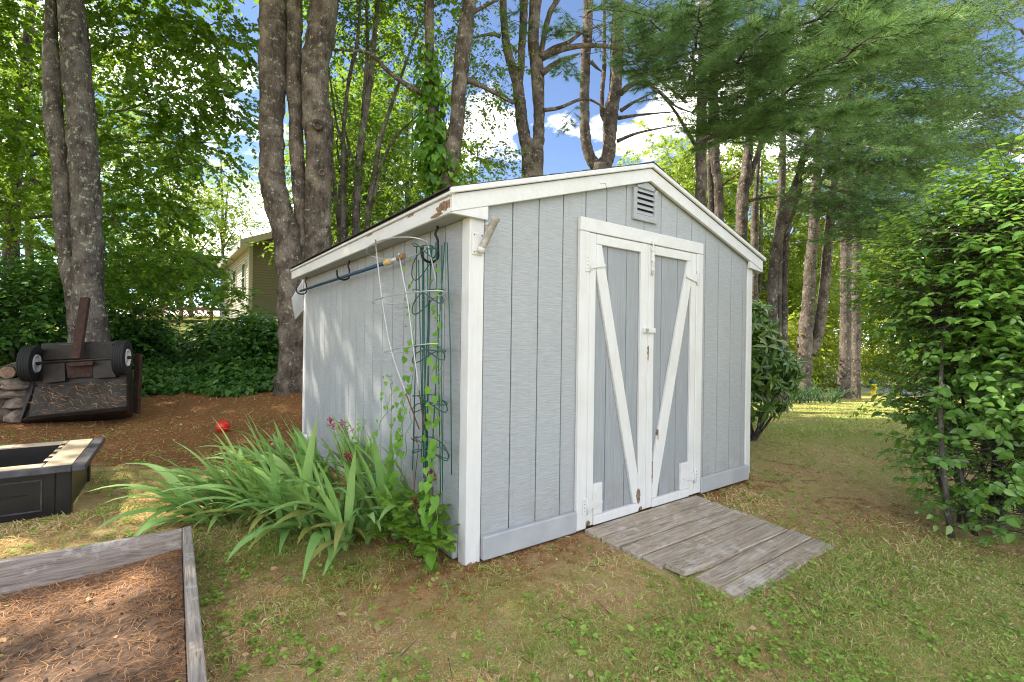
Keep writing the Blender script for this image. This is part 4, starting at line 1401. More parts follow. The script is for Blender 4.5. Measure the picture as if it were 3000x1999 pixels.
V, F = scatter(HEART[0], HEART[1], pos, basis(d * .5 + np.array([0, 0, -1.]) + rng.normal(0, .35, (n, 3)), d + rng.normal(0, .3, (n, 3)) + [0, 0, .4]), .12 * rng.uniform(.6, 1.3, n))
ivy1 = add_np(t5, 'vine_leaves', V, F, M['vine_tree'])
ivy1['kind'] = 'stuff'
lob = lobes_px([(1430, 170, 10, 90, 110, .9, 80), (1330, 60, 10, 100, 80, 1, 80), (1390, 330, 10, 70, 80, .7, 50), (1370, 480, 9.8, 110, 70, .8, 80), (1470, 450, 9.8, 60, 40, .5, 24), (1430, 250, 10, 60, 60, .7, 30), (1350, -150, 10, 300, 130, 1.5, 220)])
lob += rand_lobes((2.9, 6.0, 11.2), 4.2, 2.3, 1300, 12, r1, 12)  # upper crown out of view, added to shade the lawn at the right
V, F, tw, cp_ = sprays(lob, .08, 11, .5)
add_np(t5, 'crown', V, F, M['ash'])
add_np(t5, 'twigs', *tw, M['twig'])['kind'] = 'stuff'

# ------------------------------------------------------------------ forked pair behind the ridge
st = [px_stem(U(1300, 0, 2.8, [(485, -40, 56), (500, 250, 62), (530, 450, 70), (585, 620, 82), (615, 750, 92), (635, 950, 98), (665, 1150, 98), (695, 1390, 115)]), 10.6, extend=3),
      px_stem(U(1300, 0, 2.8, [(655, -40, 66), (655, 150, 64), (640, 400, 60), (635, 560, 55), (622, 700, 50)]), 10.55, to_ground=False, extend=3),
      px_stem(U(1300, 0, 2.8, [(760, -40, 92), (735, 300, 92), (768, 600, 108), (780, 900, 92), (778, 1150, 96), (755, 1390, 125)]), 10.6, extend=3),
      px_stem(U(1300, 0, 2.8, [(950, -30, 40), (870, 110, 44), (822, 300, 44), (795, 480, 44), (775, 610, 46)]), 10.55, to_ground=False, extend=2)]
t6 = thing('pine_tree', 'two tall trunks splitting into four stems behind the shed ridge', 'tree', base_of(st[2]))
add_trunk(t6, st, M['bark_b'])
limbs = [[(800, 475), (900, 400), (1020, 350), (1140, 265), (1300, 205)], [(805, 475), (980, 402), (1180, 375), (1400, 390), (1600, 450), (1750, 500)], [(800, 605), (950, 500), (1120, 440)],
         [(820, 905), (950, 885), (1110, 820), (1200, 820), (1330, 890)], [(575, 845), (420, 760), (300, 700), (185, 640)], [(465, 300), (400, 280), (330, 290), (235, 310)], [(600, 430), (570, 390), (530, 350)]]
for L in limbs:
    P = spline([at_b(1300 + x / 2.8, y / 2.8, 10.5) for x, y in L], 7)
    add_trunk(t6, [(P, np.linspace(.075 if L[0][0] in (800, 805) else .045, .02, len(P)))], M['bark_b'], 'limb', 8, .04)
allT, allD, A_, B_ = [], [], [], []
for k, (x0, y0, x1, y1) in enumerate(((900, 400, 980, 610), (980, 430, 1080, 640), (1110, 820, 1000, 1090), (1120, 440, 900, 600), (1020, 350, 880, 250), (560, 150, 620, 250), (940, 30, 1000, 200), (640, 100, 560, 120), (830, 330, 900, 260))):
    p, a_, b_, T, D = bough(at_b(1300 + x0 / 2.8, y0 / 2.8, 10.5), at_b(1300 + x1 / 2.8, y1 / 2.8, 10.2), .05, .45, 9, 4, 40 + k)
    allT.append(T), allD.append(D), A_.append(a_), B_.append(b_)
V, F = tufts(np.vstack(allT), np.vstack(allD), 9, .10, .005)
add_np(t6, 'crown', V, F, M['pine'])
add_np(t6, 'twigs', *sticks(np.vstack(A_), np.vstack(B_), .005, .002), M['twig'])['kind'] = 'stuff'

# ------------------------------------------------------------------ pines
def plumes(lobes, seed, n_t=7, sweep=(.75, .12, .05)):
    """needle plumes filling ellipsoids -> tuft places, directions, twigs"""
    r_ = np.random.default_rng(seed)
    T, D, A, B = [], [], [], []
    for c, r, n in lobes:
        u = r_.normal(size=(n, 3))
        u /= np.linalg.norm(u, axis=1, keepdims=True)
        u *= r_.random((n, 1)) ** .4
        fwd = np.array([math.sin(YAW), math.cos(YAW), 0])
        p = np.asarray(c) + u[:, :1] * r[0] * _r + u[:, 1:2] * r[1] * fwd + u[:, 2:] * r[2] * np.array([0, 0, 1.])
        d = _r * sweep[0] - fwd * sweep[1] + np.array([0, 0, sweep[2]]) + r_.normal(0, .42, (n, 3)) * [1, 1, .55]
        d /= np.linalg.norm(d, axis=1, keepdims=True)
        ln = r_.uniform(.3, .65, (n, 1))
        A.append(p - d * ln * .5), B.append(p + d * ln)
        for k in range(n_t):
            q = (k + .5) / n_t
            sd = np.cross(d, [0, 0, 1.]) * (1 if k % 2 else -1)
            off = sd * .13 * (1 - q * .6) * r_.uniform(.3, 1.2, (n, 1))
            T.append(p + d * ln * q + off + r_.normal(0, .02, (n, 3)))
            D.append(d + sd * .45 + [0, 0, .12])
    return np.vstack(T), np.vstack(D), np.vstack(A), np.vstack(B)


def pine(label, stems, b, boughs, mat='pine', seed=0, fill=None, ground=None, nn=12, w=.005, needle=.11, limbs=(), crown=0, sides=12, group=None, extend=4.0):
    st = [px_stem(s, b + .05 * i, to_ground=(ground is None or ground[i]), extend=0 if len(s) == 2 else extend) for i, s in enumerate(stems)]
    t = thing('pine_tree', label, 'tree', base_of(st[0]), group=group)
    add_trunk(t, st, M['bark_pine'], sides=sides)
    T_, D_, A_, B_ = [], [], [], []
    for L, w0 in limbs:
        P = spline([at_b(*q) for q in L], 7)
        add_trunk(t, [(P, np.linspace(w0, .012, len(P)))], M['bark_pine'], 'limb', 8, .04)
    for k, (p0, p1, arch, sec, ns, ntr) in enumerate(boughs):
        path, a_, b_, T, D = bough(p0, p1, arch, sec, ns, ntr, seed * 100 + k)
        add_trunk(t, [(path, np.linspace(.035, .008, len(path)))], M['bark_pine'], 'limb', 6, .03)
        T_.append(T), D_.append(D), A_.append(a_), B_.append(b_)
    if fill:
        T, D, a_, b_ = plumes(lobes_px(fill), seed + 700)
        T_.append(T), D_.append(D), A_.append(a_), B_.append(b_)
    r_ = random.Random(seed)
    top = st[0][0][0]
    for k in range(crown):
        h = r_.uniform(.0, 1.0)
        q = st[0][0][0] * (1 - .45 * h) + st[0][0][min(8, len(st[0][0]) - 1)] * (.45 * h)
        a_ = r_.uniform(0, 2 * math.pi)
        ln = r_.uniform(1.4, 3.0)
        e = q + np.array([ln * math.cos(a_), ln * math.sin(a_), r_.uniform(-.6, .5)])
        path, a2, b2_, T, D = bough(q, e, .2, .8, 12, 4, seed * 100 + 50 + k)
        T_.append(T), D_.append(D), A_.append(a2), B_.append(b2_)
        A_.append(path[:-1]), B_.append(path[1:])
    if T_:
        V, F = tufts(np.vstack(T_), np.vstack(D_), nn, needle, w)
        add_np(t, 'crown', V, F, M[mat])
        add_np(t, 'twigs', *sticks(np.vstack(A_), np.vstack(B_), .006, .002), M['twig'])['kind'] = 'stuff'
    return t, st


K = lambda x, y, b: at_b(1300 + x / 2.8, y / 2.8, b)
q13 = lambda L: U(1300, 0, 2.8, L)
q19 = lambda L: U(1900, 100, 2.614, L)
q21 = lambda L: U(2100, 700, 1.568, L)
pine('pine with a U shaped fork behind the shed ridge', [q13([(1290, 1420, 150), (1290, 1500, 150)]), q13([(1186, -40, 80), (1180, 250, 82), (1165, 450, 82), (1156, 700, 80), (1155, 950, 82), (1165, 1150, 86), (1205, 1300, 92), (1275, 1400, 110)]),
      q13([(1432, -40, 86), (1425, 300, 108), (1415, 600, 104), (1405, 750, 104), (1368, 950, 122), (1360, 1150, 112), (1345, 1290, 116), (1300, 1400, 130)]), q13([(1316, 300, 30), (1316, 550, 36), (1300, 760, 36), (1300, 930, 40), (1330, 1000, 40)])], 11.5,
     [(K(1600, 690, 11.3), K(1700, 640, 10.2), .1, .6, 12, 5), (K(1420, 400, 11.3), K(1750, 380, 10), .1, .8, 18, 5), (K(1430, 150, 11.3), K(1700, 120, 9.5), .1, .9, 20, 5), (K(1180, 100, 11.3), K(1500, 60, 10), .1, .8, 18, 5), (K(1190, 300, 11.3), K(1000, 260, 10.8), .1, .5, 10, 4)],
     seed=2, ground=(True, False, False, False), limbs=[([(1300 + x / 2.8, y / 2.8, d) for x, y, d in L], .075 if i == 0 else .05) for i, L in enumerate(([(1445, 770, 11.4), (1540, 695, 11.2), (1640, 680, 11), (1780, 765, 10.6), (1900, 870, 10.3), (2050, 930, 10)], [(1430, 970, 11.4), (1600, 945, 11.2), (1900, 915, 11)], [(1420, 1160, 11.4), (1600, 1090, 11.2), (1900, 1030, 11)], [(1205, 505, 11.4), (1260, 560, 11.4), (1300, 590, 11.4)], [(1450, 910, 11.4), (1560, 840, 11.2), (1700, 770, 11)]))])


def bg(u0, v0, b0, u1, v1, b1, arch=.15, sec=.9, ns=22, nt_=6):
    return (at_b(u0, v0, b0), at_b(u1, v1, b1), arch, sec, ns, nt_)


# the pine whose low bough hangs towards us over the shed roof
pine('pine with long drooping boughs reaching over the shed roof', [q19([(420, -200, 60), (412, 400, 75), (405, 700, 85), (402, 1000, 86), (402, 1300, 88), (400, 1500, 90)])], 9.8,
     [bg(2050, 420, 9.2, 2640, 60, 3.6, .0, .95, 50, 7), bg(2050, 300, 9.2, 2560, -60, 3.9, .1, .95, 38, 6), bg(2040, 420, 9.2, 2500, 330, 4.4, .05, .8, 36, 7), bg(2030, 330, 9.2, 2250, 90, 4.6, .1, .9, 36, 6),
      bg(2030, 250, 9.3, 2050, 20, 5.0, .1, .9, 36, 7), bg(2030, 440, 9.3, 2300, 290, 5.2, .05, .8, 22, 5), bg(2020, 180, 9.4, 1900, 60, 6.5, .1, .8, 28, 6), bg(2010, 300, 9.4, 1850, 180, 7.5, .1, .7, 22, 6)], fill=[(2300, 90, 5.5, 330, 130, .9, 100), (2150, 260, 6.2, 230, 110, .9, 80), (2020, 120, 7, 190, 130, .9, 80), (1850, 90, 8, 130, 110, .8, 50)],
     seed=3, nn=18, w=.0058, needle=.12, limbs=[([(2040, 430, 9.4), (1980, 330, 8.8), (1930, 270, 8.6)], .04)])
pine('paired pine trunks right behind the shed roof', [q19([(490, -200, 60), (500, 400, 70), (505, 700, 76), (510, 1000, 78), (532, 1200, 80), (532, 1500, 84)]), q19([(470, 760, 30), (468, 1000, 38), (472, 1200, 40), (478, 1400, 42), (480, 1600, 42)])], 12.2,
     [bg(2100, 300, 12, 2350, 220, 9.5, .1, 1., 22, 5), bg(2100, 200, 12, 2300, 60, 9, .1, 1., 22, 5)], seed=4,
     limbs=[([(2115, 545, 12.2), (2140, 525, 12), (2165, 505, 11.8)], .03)])
pine('leaning pine with a second curved stem', [q19([(790, -200, 50), (785, 400, 60), (770, 800, 68), (752, 1000, 82), (722, 1250, 96), (710, 1550, 92)]), q19([(900, 640, 38), (865, 780, 42), (845, 900, 46), (800, 1020, 48), (765, 1150, 60)])], 11.6,
     [bg(2190, 400, 11.5, 2420, 330, 8, .1, 1., 26, 6), bg(2190, 250, 11.5, 2500, 150, 8, .1, 1., 26, 6), bg(2195, 330, 11.5, 2440, 480, 8.5, .1, .8, 22, 5)], seed=5, ground=(True, False),
     limbs=[([(2190, 590, 11.6), (2250, 577, 11.3), (2330, 575, 11), (2400, 577, 10.8)], .045)])
pine('straight slim pine between the leaning trunks', [q19([(1040, -200, 36), (1035, 400, 44), (1030, 700, 46), (1025, 1000, 56), (1012, 1300, 64), (990, 1560, 66), (985, 1800, 70)]), q19([(830, 1130, 30), (815, 1300, 56), (812, 1560, 62)])], 13.2,
     [bg(2295, 300, 13, 2520, 380, 10, .1, 1., 20, 5), bg(2295, 200, 13, 2480, 80, 10, .1, 1., 20, 5)], seed=6, mat='pine')
pine('pine with strongly curved bare stems beside the shed', [q21([(330, -150, 50), (275, 20, 44), (262, 120, 46), (255, 300, 50), (250, 520, 56)]), q19([(1290, 740, 38), (1205, 880, 46), (1150, 1050, 40), (1160, 1170, 42), (1110, 1330, 46), (1010, 1540, 50)]), q19([(1420, 1000, 30), (1300, 1150, 38), (1200, 1300, 42), (1060, 1530, 46)])], 10.5,
     [bg(2380, 420, 10.3, 2600, 440, 8, .1, .9, 22, 5), bg(2390, 540, 10.3, 2620, 630, 8, .1, .9, 26, 6), bg(2450, 480, 10.3, 2660, 560, 8.2, .1, .8, 22, 5), bg(2300, 570, 10.3, 2560, 650, 8, .05, .8, 24, 6)], seed=7, extend=1.0, w=.007,
     fill=[(2560, 640, 8.6, 150, 50, .8, 90), (2420, 590, 9, 130, 60, .8, 70), (2480, 690, 8.8, 120, 40, .7, 50)])
pine('big pine forking low among the strappy plants', [q21([(470, -500, 40), (455, -200, 46), (442, 0, 54), (428, 150, 58), (420, 300, 62), (408, 420, 72), (400, 620, 72)]), q21([(545, -350, 40), (520, -100, 46), (505, 100, 50), (490, 260, 52), (468, 420, 56), (430, 530, 60)])], 15.0,
     [bg(2390, 350, 15, 2620, 300, 11, .2, 1.2, 24, 5), bg(2400, 480, 15, 2650, 520, 11, .2, 1.1, 24, 5), bg(2440, 200, 15, 2750, 150, 11, .2, 1.3, 26, 5), bg(2380, 150, 15, 2600, 30, 11, .2, 1.3, 26, 5)], seed=8, ground=(True, False), w=.011,
     fill=[(2480, 130, 10, 200, 150, 1.2, 330), (2620, 300, 10, 190, 130, 1.2, 340), (2430, 430, 9.8, 150, 90, 1, 190), (2600, 480, 9.8, 170, 80, 1, 220)])
pine('sunlit pine trunk beside the hydrant with flaky bark', [q21([(600, -500, 40), (595, -200, 48), (592, 50, 54), (592, 300, 54), (590, 500, 56), (584, 690, 68)])], 16.5,
     [bg(2480, 400, 16, 2760, 380, 12, .2, 1.3, 28, 5), bg(2480, 250, 16, 2820, 200, 12, .2, 1.3, 28, 5), bg(2480, 100, 16, 2850, 20, 12, .2, 1.4, 28, 5), bg(2480, 480, 16, 2700, 560, 12, .2, 1.2, 26, 5)], seed=9, w=.011,
     fill=[(2720, 110, 11.5, 170, 120, 1.3, 220), (2780, 400, 11.5, 150, 110, 1.2, 170), (2660, 560, 11, 150, 70, 1, 130), (2820, 250, 11.5, 110, 90, 1, 110)])
pine('slim pine trunk pressed against the sunlit one', [q21([(655, -500, 32), (648, -200, 36), (642, 100, 42), (640, 400, 44), (638, 690, 48)])], 16.9,
     [bg(2520, 300, 16.5, 2850, 320, 12.5, .2, 1.3, 28, 5), bg(2520, 150, 16.5, 2900, 120, 12.5, .2, 1.3, 28, 5), bg(2520, 420, 16.5, 2900, 450, 12.5, .2, 1.3, 26, 5)], seed=10)
pine('tall pine at the far right with feathery crown', [[(3160, -200, 60), (3155, 400, 80), (3150, 1150, 100)]], 14.0,
     [bg(3000, 250, 14, 2700, 120, 11, .2, 1.2, 28, 5), bg(3000, 350, 14, 2720, 300, 11, .2, 1.2, 26, 5), bg(3000, 100, 14, 2780, -20, 11, .2, 1.3, 26, 5), bg(3000, 450, 14, 2780, 430, 11.5, .2, 1.1, 24, 5)], seed=12, mat='pine_far', w=.011,
     fill=[(2900, 330, 12, 110, 60, 1, 70), (2950, 450, 12, 90, 60, 1, 60), (2860, 30, 12, 110, 50, 1, 60)])

# ------------------------------------------------------------------ trees further back
def back_tree(u, b, H, R, label, mat, seed, leaf=.2, n=620, low=.25, group=None, per=12, trunk=.16):
    p = at_b(u, 990, b)
    g = float(gz(p[0], p[1]))
    t = thing('broadleaf_tree', label, 'tree', (p[0], p[1], g), group=group)
    r_ = random.Random(seed)
    P = spline([(p[0] + r_.uniform(-.3, .3), p[1], g + H * .85), (p[0] + r_.uniform(-.2, .2), p[1] + .1, g + H * .45), (p[0], p[1], g - .2)], 8)
    add_trunk(t, [(P, np.linspace(.04, trunk, len(P)))], M['bark_thin'], sides=9)
    lob = rand_lobes((p[0], p[1], g + H * (.5 + low * .5)), R, H * (.5 - low * .4), n, 12, r_, 12)
    V, F, tw, cp_ = sprays(lob, leaf, per, leaf * 4.2)
    add_np(t, 'crown', V, F, M[mat])
    for c, r, n_ in lob[:5]:
        P2 = spline([(p[0], p[1], g + H * .35), c], 5)
        add_trunk(t, [(P2, np.linspace(trunk * .5, .015, len(P2)))], M['bark_thin'], 'limb', 6, .02)
    return t


G1, G2, G3 = 'trees beyond the road', 'trees behind the shed', 'trees behind the neighbour house'
L1, L2, L3 = 'sunlit broadleaf tree standing beyond the road', 'broadleaf tree in the wood behind the shed', 'pale green tree rising beyond the neighbour house'
for i, (u, b, H, R) in enumerate(((2280, 27, 12, 4.5), (2420, 33, 14, 5), (2560, 40, 13, 5), (2720, 36, 14, 5.5), (2900, 32, 13, 5), (3100, 30, 13, 5), (2160, 34, 14, 5), (2350, 44, 15, 6), (2640, 50, 16, 6))):
    back_tree(u, b, H, R, L1, 'far_green', 60 + i, .28, 800, .08, G1)
for i, (u, b, H, R) in enumerate(((1960, 24, 12.5, 3.8), (2110, 26, 14, 4.4), (1860, 30, 12, 3.8), (1640, 31, 10.6, 3.2), (1760, 36, 11, 3.5), (2230, 25, 14, 4.2), (2040, 34, 16, 5), (2330, 31, 15, 4.6))):
    back_tree(u, b, H, R, L2, 'birch', 80 + i, .22, 800, .15, G2)
for i, (u, b, H, R) in enumerate(((1010, 17, 10, 3.0), (1200, 19, 11, 3.2), (1120, 24, 13, 4), (930, 27, 10, 3))):
    back_tree(u, b, H, R, 'leafy tree showing between the stems behind the shed', 'ash', 90 + i, .19, 800, .15, 'trees between the stems')
for i, (u, b, H, R) in enumerate(((650, 34, 13.5, 2.6), (560, 36, 12, 3.0), (470, 30, 13, 3.6))):
    back_tree(u, b, H, R, L3, 'birch', 100 + i, .2, 420, .2, G3)
for i, (u, b, H, R) in enumerate(((330, 27, 13, 3.5), (90, 19, 12, 4.0), (-60, 15, 12, 4), (180, 26, 15, 5), (-250, 14, 12, 4))):
    back_tree(u, b, H, R, 'tall leafy tree in the thicket left of the neighbour house', 'ash', 110 + i, .17, 620, .15, 'trees of the left thicket')
# unseen trees added past the left edge to darken the side wall
for i, (a_, b_, H, R) in enumerate(((-11.5, 5.2, 11, 3.6), (-10.5, 1.5, 11, 3.6), (-12.5, 9.0, 12, 3.6))):
    w_ = world(a_, b_)
    t = back_tree(-400, 10, H, R, 'unseen broadleaf tree added past the stone wall to darken the shed side', 'maple', 130 + i, .18, 600, .1, 'unseen shading trees added along the left edge')
    t.location = (w_[0], w_[1], float(gz(w_[0], w_[1])))


# ------------------------------------------------------------------ neighbour house and deck
hc = at_b(728, 960, 18.0)
HG = float(gz(hc[0], hc[1])) - .1
house = thing('neighbour_house', 'tan sided house with cream side wall beyond the thicket', 'house', (hc[0], hc[1], HG), -YAW)
gd = Vector((.80, .60, 0)).normalized()                      # along the gable wall
ld = Vector((-.60, .80, 0)).normalized()                     # along the eave wall
ZE = 4.62 - HG + .1                                          # eave height over the base
GW, EW = 7.0, 9.0


def frame_M(d):
    n = Vector((d.y, -d.x, 0))
    return Matrix(((d.x, n.x, 0, 0), (d.y, n.y, 0, 0), (0, 0, 1, 0), (0, 0, 0, 1)))


Mg, Ml = frame_M(gd), frame_M(-ld)                            # local x along wall, local y outward
gw_ = MB().prism([(0, 0), (GW, 0), (GW, ZE), (GW / 2, ZE + .42 * GW / 2), (0, ZE)], -.12, -.02, 'y', Mg).build('gable_wall', M['house_tan'], house)
lw_ = MB().prism([(-EW, 0), (0, 0), (0, ZE), (-EW, ZE)], -.12, -.02, 'y', Ml).build('eave_wall', M['house_cream'], house)
nb = int((ZE + 1.5) / .102)
for i in range(nb):
    z = .45 + i * .102
    if z + .1 < ZE:
        x0, x1 = .1, GW
    else:
        x0 = (z + .1 - ZE) / .42 + .05
        x1 = GW - x0
    if x1 - x0 > .2:
        MB().prism([(.0, z), (.032, z + .004), (.006, z + .1), (.0, z + .1)], x0, x1, 'x', Mg @ Matrix(((1, 0, 0, 0), (0, 1, 0, -.02), (0, 0, 1, 0), (0, 0, 0, 1)))).build('siding_board', M['house_tan'], gw_)
    if z + .1 < ZE:
        MB().prism([(.0, z), (.032, z + .004), (.006, z + .1), (.0, z + .1)], -EW, -.1, 'x', Ml @ Matrix.Translation((0, -.02, 0))).build('siding_board', M['house_cream'], lw_)
MB().box(0, .1, -.02, .025, .4, ZE, Mg).build('corner_board', M['house_trim'], house)
MB().box(-.1, 0, -.02, .025, .4, ZE, Ml).build('corner_board', M['house_white'], house)
MB().box(-EW, 0, -.02, .03, -.3, .44, Ml).build('foundation', M['house_white'], house)
MB().box(0, GW, -.02, .03, -.3, .44, Mg).build('foundation', M['house_trim'], house)
# roof: ridge runs along the eave wall direction
rise = .42
for s in (0, 1):
    x0, x1 = (-.35, GW / 2) if s == 0 else (GW + .35, GW / 2)
    ze0, ze1 = ZE - rise * .35 + .06, ZE + rise * GW / 2 + .06
    vs = []
    for x, z in ((x0, ze0), (x1, ze1)):
        for t in (.35, -EW - .35):
            for dz in (0, .16):
                vs.append(Mg @ Vector((x, t, z + dz)))
    MB().add(vs, [(0, 2, 6, 4), (1, 5, 7, 3), (0, 1, 3, 2), (4, 6, 7, 5), (0, 4, 5, 1), (2, 3, 7, 6)]).build('roof', M['house_roof'], house)
    vs = []
    for x, z in ((x0, ze0 - .10), (x1, ze1 - .10)):
        for t in (.36, .33):
            for dz in (0, .24):
                vs.append(Mg @ Vector((x, t, z + dz)))
    MB().add(vs, [(0, 2, 6, 4), (1, 5, 7, 3), (0, 1, 3, 2), (4, 6, 7, 5), (0, 4, 5, 1), (2, 3, 7, 6)]).build('rake_trim', M['house_trim'], house)
MB().box(-EW - .3, .38, .33, .36, ZE - .22, ZE + .0, Ml).build('gutter', M['house_white'], house)
MB().box(-EW - .3, .36, .0, .33, ZE - .12, ZE - .09, Ml).build('eave_soffit', M['house_cream'], house)
for (x0, x1, za, zb, Mx, nm) in ((-1.55, -.75, ZE - 1.75, ZE - .55, Ml, 'l'), (-4.2, -3.2, ZE - 1.75, ZE - .55, Ml, 'l'), (1.85, 2.9, ZE - 1.9, ZE - .6, Mg, 'g')):
    w_ = MB().box(x0, x1, .0, .035, za, zb, Mx).build('window', M['house_cream'], house)
    MB().box(x0 + .08, x1 - .08, .0355, .04, za + .08, (za + zb) / 2 - .02, Mx).build('pane', M['glass'], w_)
    MB().box(x0 + .08, x1 - .08, .0355, .04, (za + zb) / 2 + .02, zb - .08, Mx).build('pane', M['glass'], w_)
MB().tube([Ml @ Vector((-2.6, -1.2, ZE + .2)), Ml @ Vector((-2.6, -1.2, ZE + 1.5))], .05, 10).build('vent_pipe', M['house_white'], house)

dk = at_b(600, 905, 18.5)
DG = float(gz(dk[0], dk[1]))
deck = thing('deck', 'brown timber deck with lattice skirt beside the neighbour house', 'deck', (dk[0], dk[1], DG), -YAW)
dz = dk[2] - DG
for i in range(6):
    MB().box(-2.9, .3, i * .3, i * .3 + .285, dz + .02, dz + .06).build('deck_board', M['deck'], deck)
MB().box(-2.9, .3, -.04, -.005, dz - .08, dz + .06).build('deck_fascia', M['deck'], deck)
lat = MB()
for i in range(22):
    x = -2.85 + i * .145
    lat.bar((x, -.02, dz - .36), (x + .27, -.02, dz - .09), .03, .012, (0, 1, 0))
    lat.bar((x + .27, -.006, dz - .36), (x, -.006, dz - .09), .03, .012, (0, 1, 0))
lat.build('lattice', M['deck'], deck)['kind'] = 'stuff'
for x in (-2.85, -1.9, -.95, .2):
    MB().box(x, x + .09, -.03, .06, -.3, dz + (.0 if x > -.5 else 0)).build('post', M['deck'], deck)
for x in (-1.52, -.98):
    pass
gl = at_b(505, 882, 18.9)
grill = thing('grill', 'dark box shaped grill standing on the deck', 'grill', (gl[0], gl[1], DG + dz + .06), -YAW)
MB().box(-.34, .34, -.2, .2, .35, .62).build('firebox', M['cart_black'], grill, .03)
MB().lathe([(.001, .26), (.12, .24), (.2, .15), (.23, .0)], 16, Matrix.Translation((0, 0, .63)) @ Matrix.Scale(1.5, 4, (1, 0, 0))).build('lid', M['cart_black'], grill)
for x in (-.3, .3):
    MB().box(x - .03, x + .03, -.17, .17, 0, .349).build('leg', M['cart_black'], grill)

# ------------------------------------------------------------------ fire hydrant
hp = on_ground(2557, 1159)
hyd = thing('fire_hydrant', 'yellow fire hydrant with green cap beside the road', 'hydrant', tuple(hp), -YAW)
k = .66
MB().lathe([(.001, .0), (.15, .0), (.15, .035), (.10, .04), (.105, .43), (.13, .435), (.13, .47), (.105, .475), (.001, .475)], 22).build('barrel', M['hydrant_y'], hyd)
MB().lathe([(.128, .472), (.132, .50), (.12, .54), (.085, .60), (.04, .63), (.035, .68), (.001, .685)], 20).build('bonnet', M['hydrant_g'], hyd)
for sx_ in (-1, 1):
    Mx = Matrix.Translation((sx_ * .09, 0, .34)) @ Matrix.Rotation(sx_ * rad(90), 4, 'Y')
    MB().lathe([(.055, 0), (.055, .05), (.065, .055), (.06, .09), (.025, .095), (.022, .12), (.001, .12)], 14, Mx).build('nozzle_cap', M['hydrant_g'], hyd)
Mx = Matrix.Translation((0, -.09, .30)) @ Matrix.Rotation(rad(90), 4, 'X')
MB().lathe([(.07, 0), (.07, .04), (.08, .045), (.075, .08), (.03, .085), (.001, .1)], 14, Mx).build('nozzle_cap', M['hydrant_y'], hyd)

# ------------------------------------------------------------------ bushes
def bush(name, label, cat, c, R, H, n, leaf, mat, tmpl=LEAF4, per=10, group=None, lowfill=.1, sub=9, seed=0, stems=5, slen=None, bark='bark_thin'):
    r_ = random.Random(seed)
    g = float(gz(c[0], c[1]))
    t = thing(name, label, cat, (c[0], c[1], g), group=group)
    lob = rand_lobes((c[0], c[1], g + H * (.5 + lowfill / 2)), R, H * (.5 - lowfill * .4), n, per, r_, sub)
    V, F, tw, cp_ = sprays(lob, leaf, per, slen or leaf * 5, tmpl)
    V[:, 2] = np.maximum(V[:, 2], g + .01)
    add_np(t, 'foliage', V, F, M[mat])
    for k in range(stems):
        c2 = np.asarray(lob[k % len(lob)][0])
        P = spline([(c[0] + r_.uniform(-.1, .1), c[1] + r_.uniform(-.1, .1), g - .05), ((c[0] + c2[0]) / 2, (c[1] + c2[1]) / 2, g + H * .3), c2], 5)
        add_trunk(t, [(P, np.linspace(.03, .008, len(P)))], M[bark], 'stem', 6, .03)
    return t


for i, (u, v, b, R, H, lab, mt) in enumerate(((60, 950, 9.0, 1.25, 2.7, 'dense dark green bush behind the stone wall', 'under'), (-190, 950, 8.4, 1.3, 2.6, 'dark bush at the end of the stone wall', 'under'),
                                               (370, 950, 10.6, .8, 1.5, 'dark leafy bush right of the twin stemmed tree', 'under'), (700, 950, 11.3, .9, 1.15, 'leafy bush in front of the tan house wall', 'under'),
                                               (800, 980, 10.3, .7, 1.2, 'low leafy bush beside the three stemmed tree', 'under'), (220, 900, 11.5, 1.2, 2.8, 'tall bush half hidden by the twin stemmed tree', 'under'))):
    p = at_b(u, v, b)
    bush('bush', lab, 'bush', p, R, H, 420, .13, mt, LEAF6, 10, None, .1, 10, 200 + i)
for i, (u, b, R, H) in enumerate(((2240, 21, 2.2, 3.4), (2330, 24, 2.4, 3.2), (2440, 30, 2.4, 2.6), (2640, 31, 2.6, 3.4), (2750, 33, 2.8, 3.8), (2850, 30, 2.6, 3.6), (2960, 29, 2.6, 3.6), (2200, 17, 1.6, 3.0), (2540, 36, 2.8, 3.0), (2080, 19, 2.4, 3.6))):
    p = at_b(u, 1050, b)
    bush('bush', 'yellow green roadside bush beyond the pine trunks', 'bush', p, R, H, 420, .19, 'far_green', LEAF4, 10, 'roadside bushes beyond the pines', .05, 10, 230 + i, 3)
for i, (u, b, R, H) in enumerate(((560, 26, 2.6, 4.2), (450, 25, 2.6, 4.6), (340, 23, 2.4, 4.6), (230, 21, 2.4, 4.4))):
    bush('bush', 'mid green bush rising behind the brown deck', 'bush', at_b(u, 940, b), R, H, 380, .2, 'ash', LEAF4, 10, 'bushes behind the deck', .05, 10, 280 + i, 3)
p = at_b(2445, 1075, 22)
hb = bush('hydrangea_bush', 'small bush with white flower heads between the pine trunks', 'bush', p, .9, 1.3, 160, .12, 'far_green', LEAF4, 8, None, .1, 7, 260, 3)
n = 260
pos = np.asarray(p) * [1, 1, 0] + np.array([0, 0, float(gz(p[0], p[1])) + .75]) + rng.normal(0, 1, (n, 3)) * [.4, .4, .3]
V, F = scatter(LEAF4[0], LEAF4[1], pos, basis(unit_rand(n), unit_rand(n)), .11 * np.ones(n))
add_np(hb, 'flower_heads', V, F, M['white_flower'])['kind'] = 'stuff'

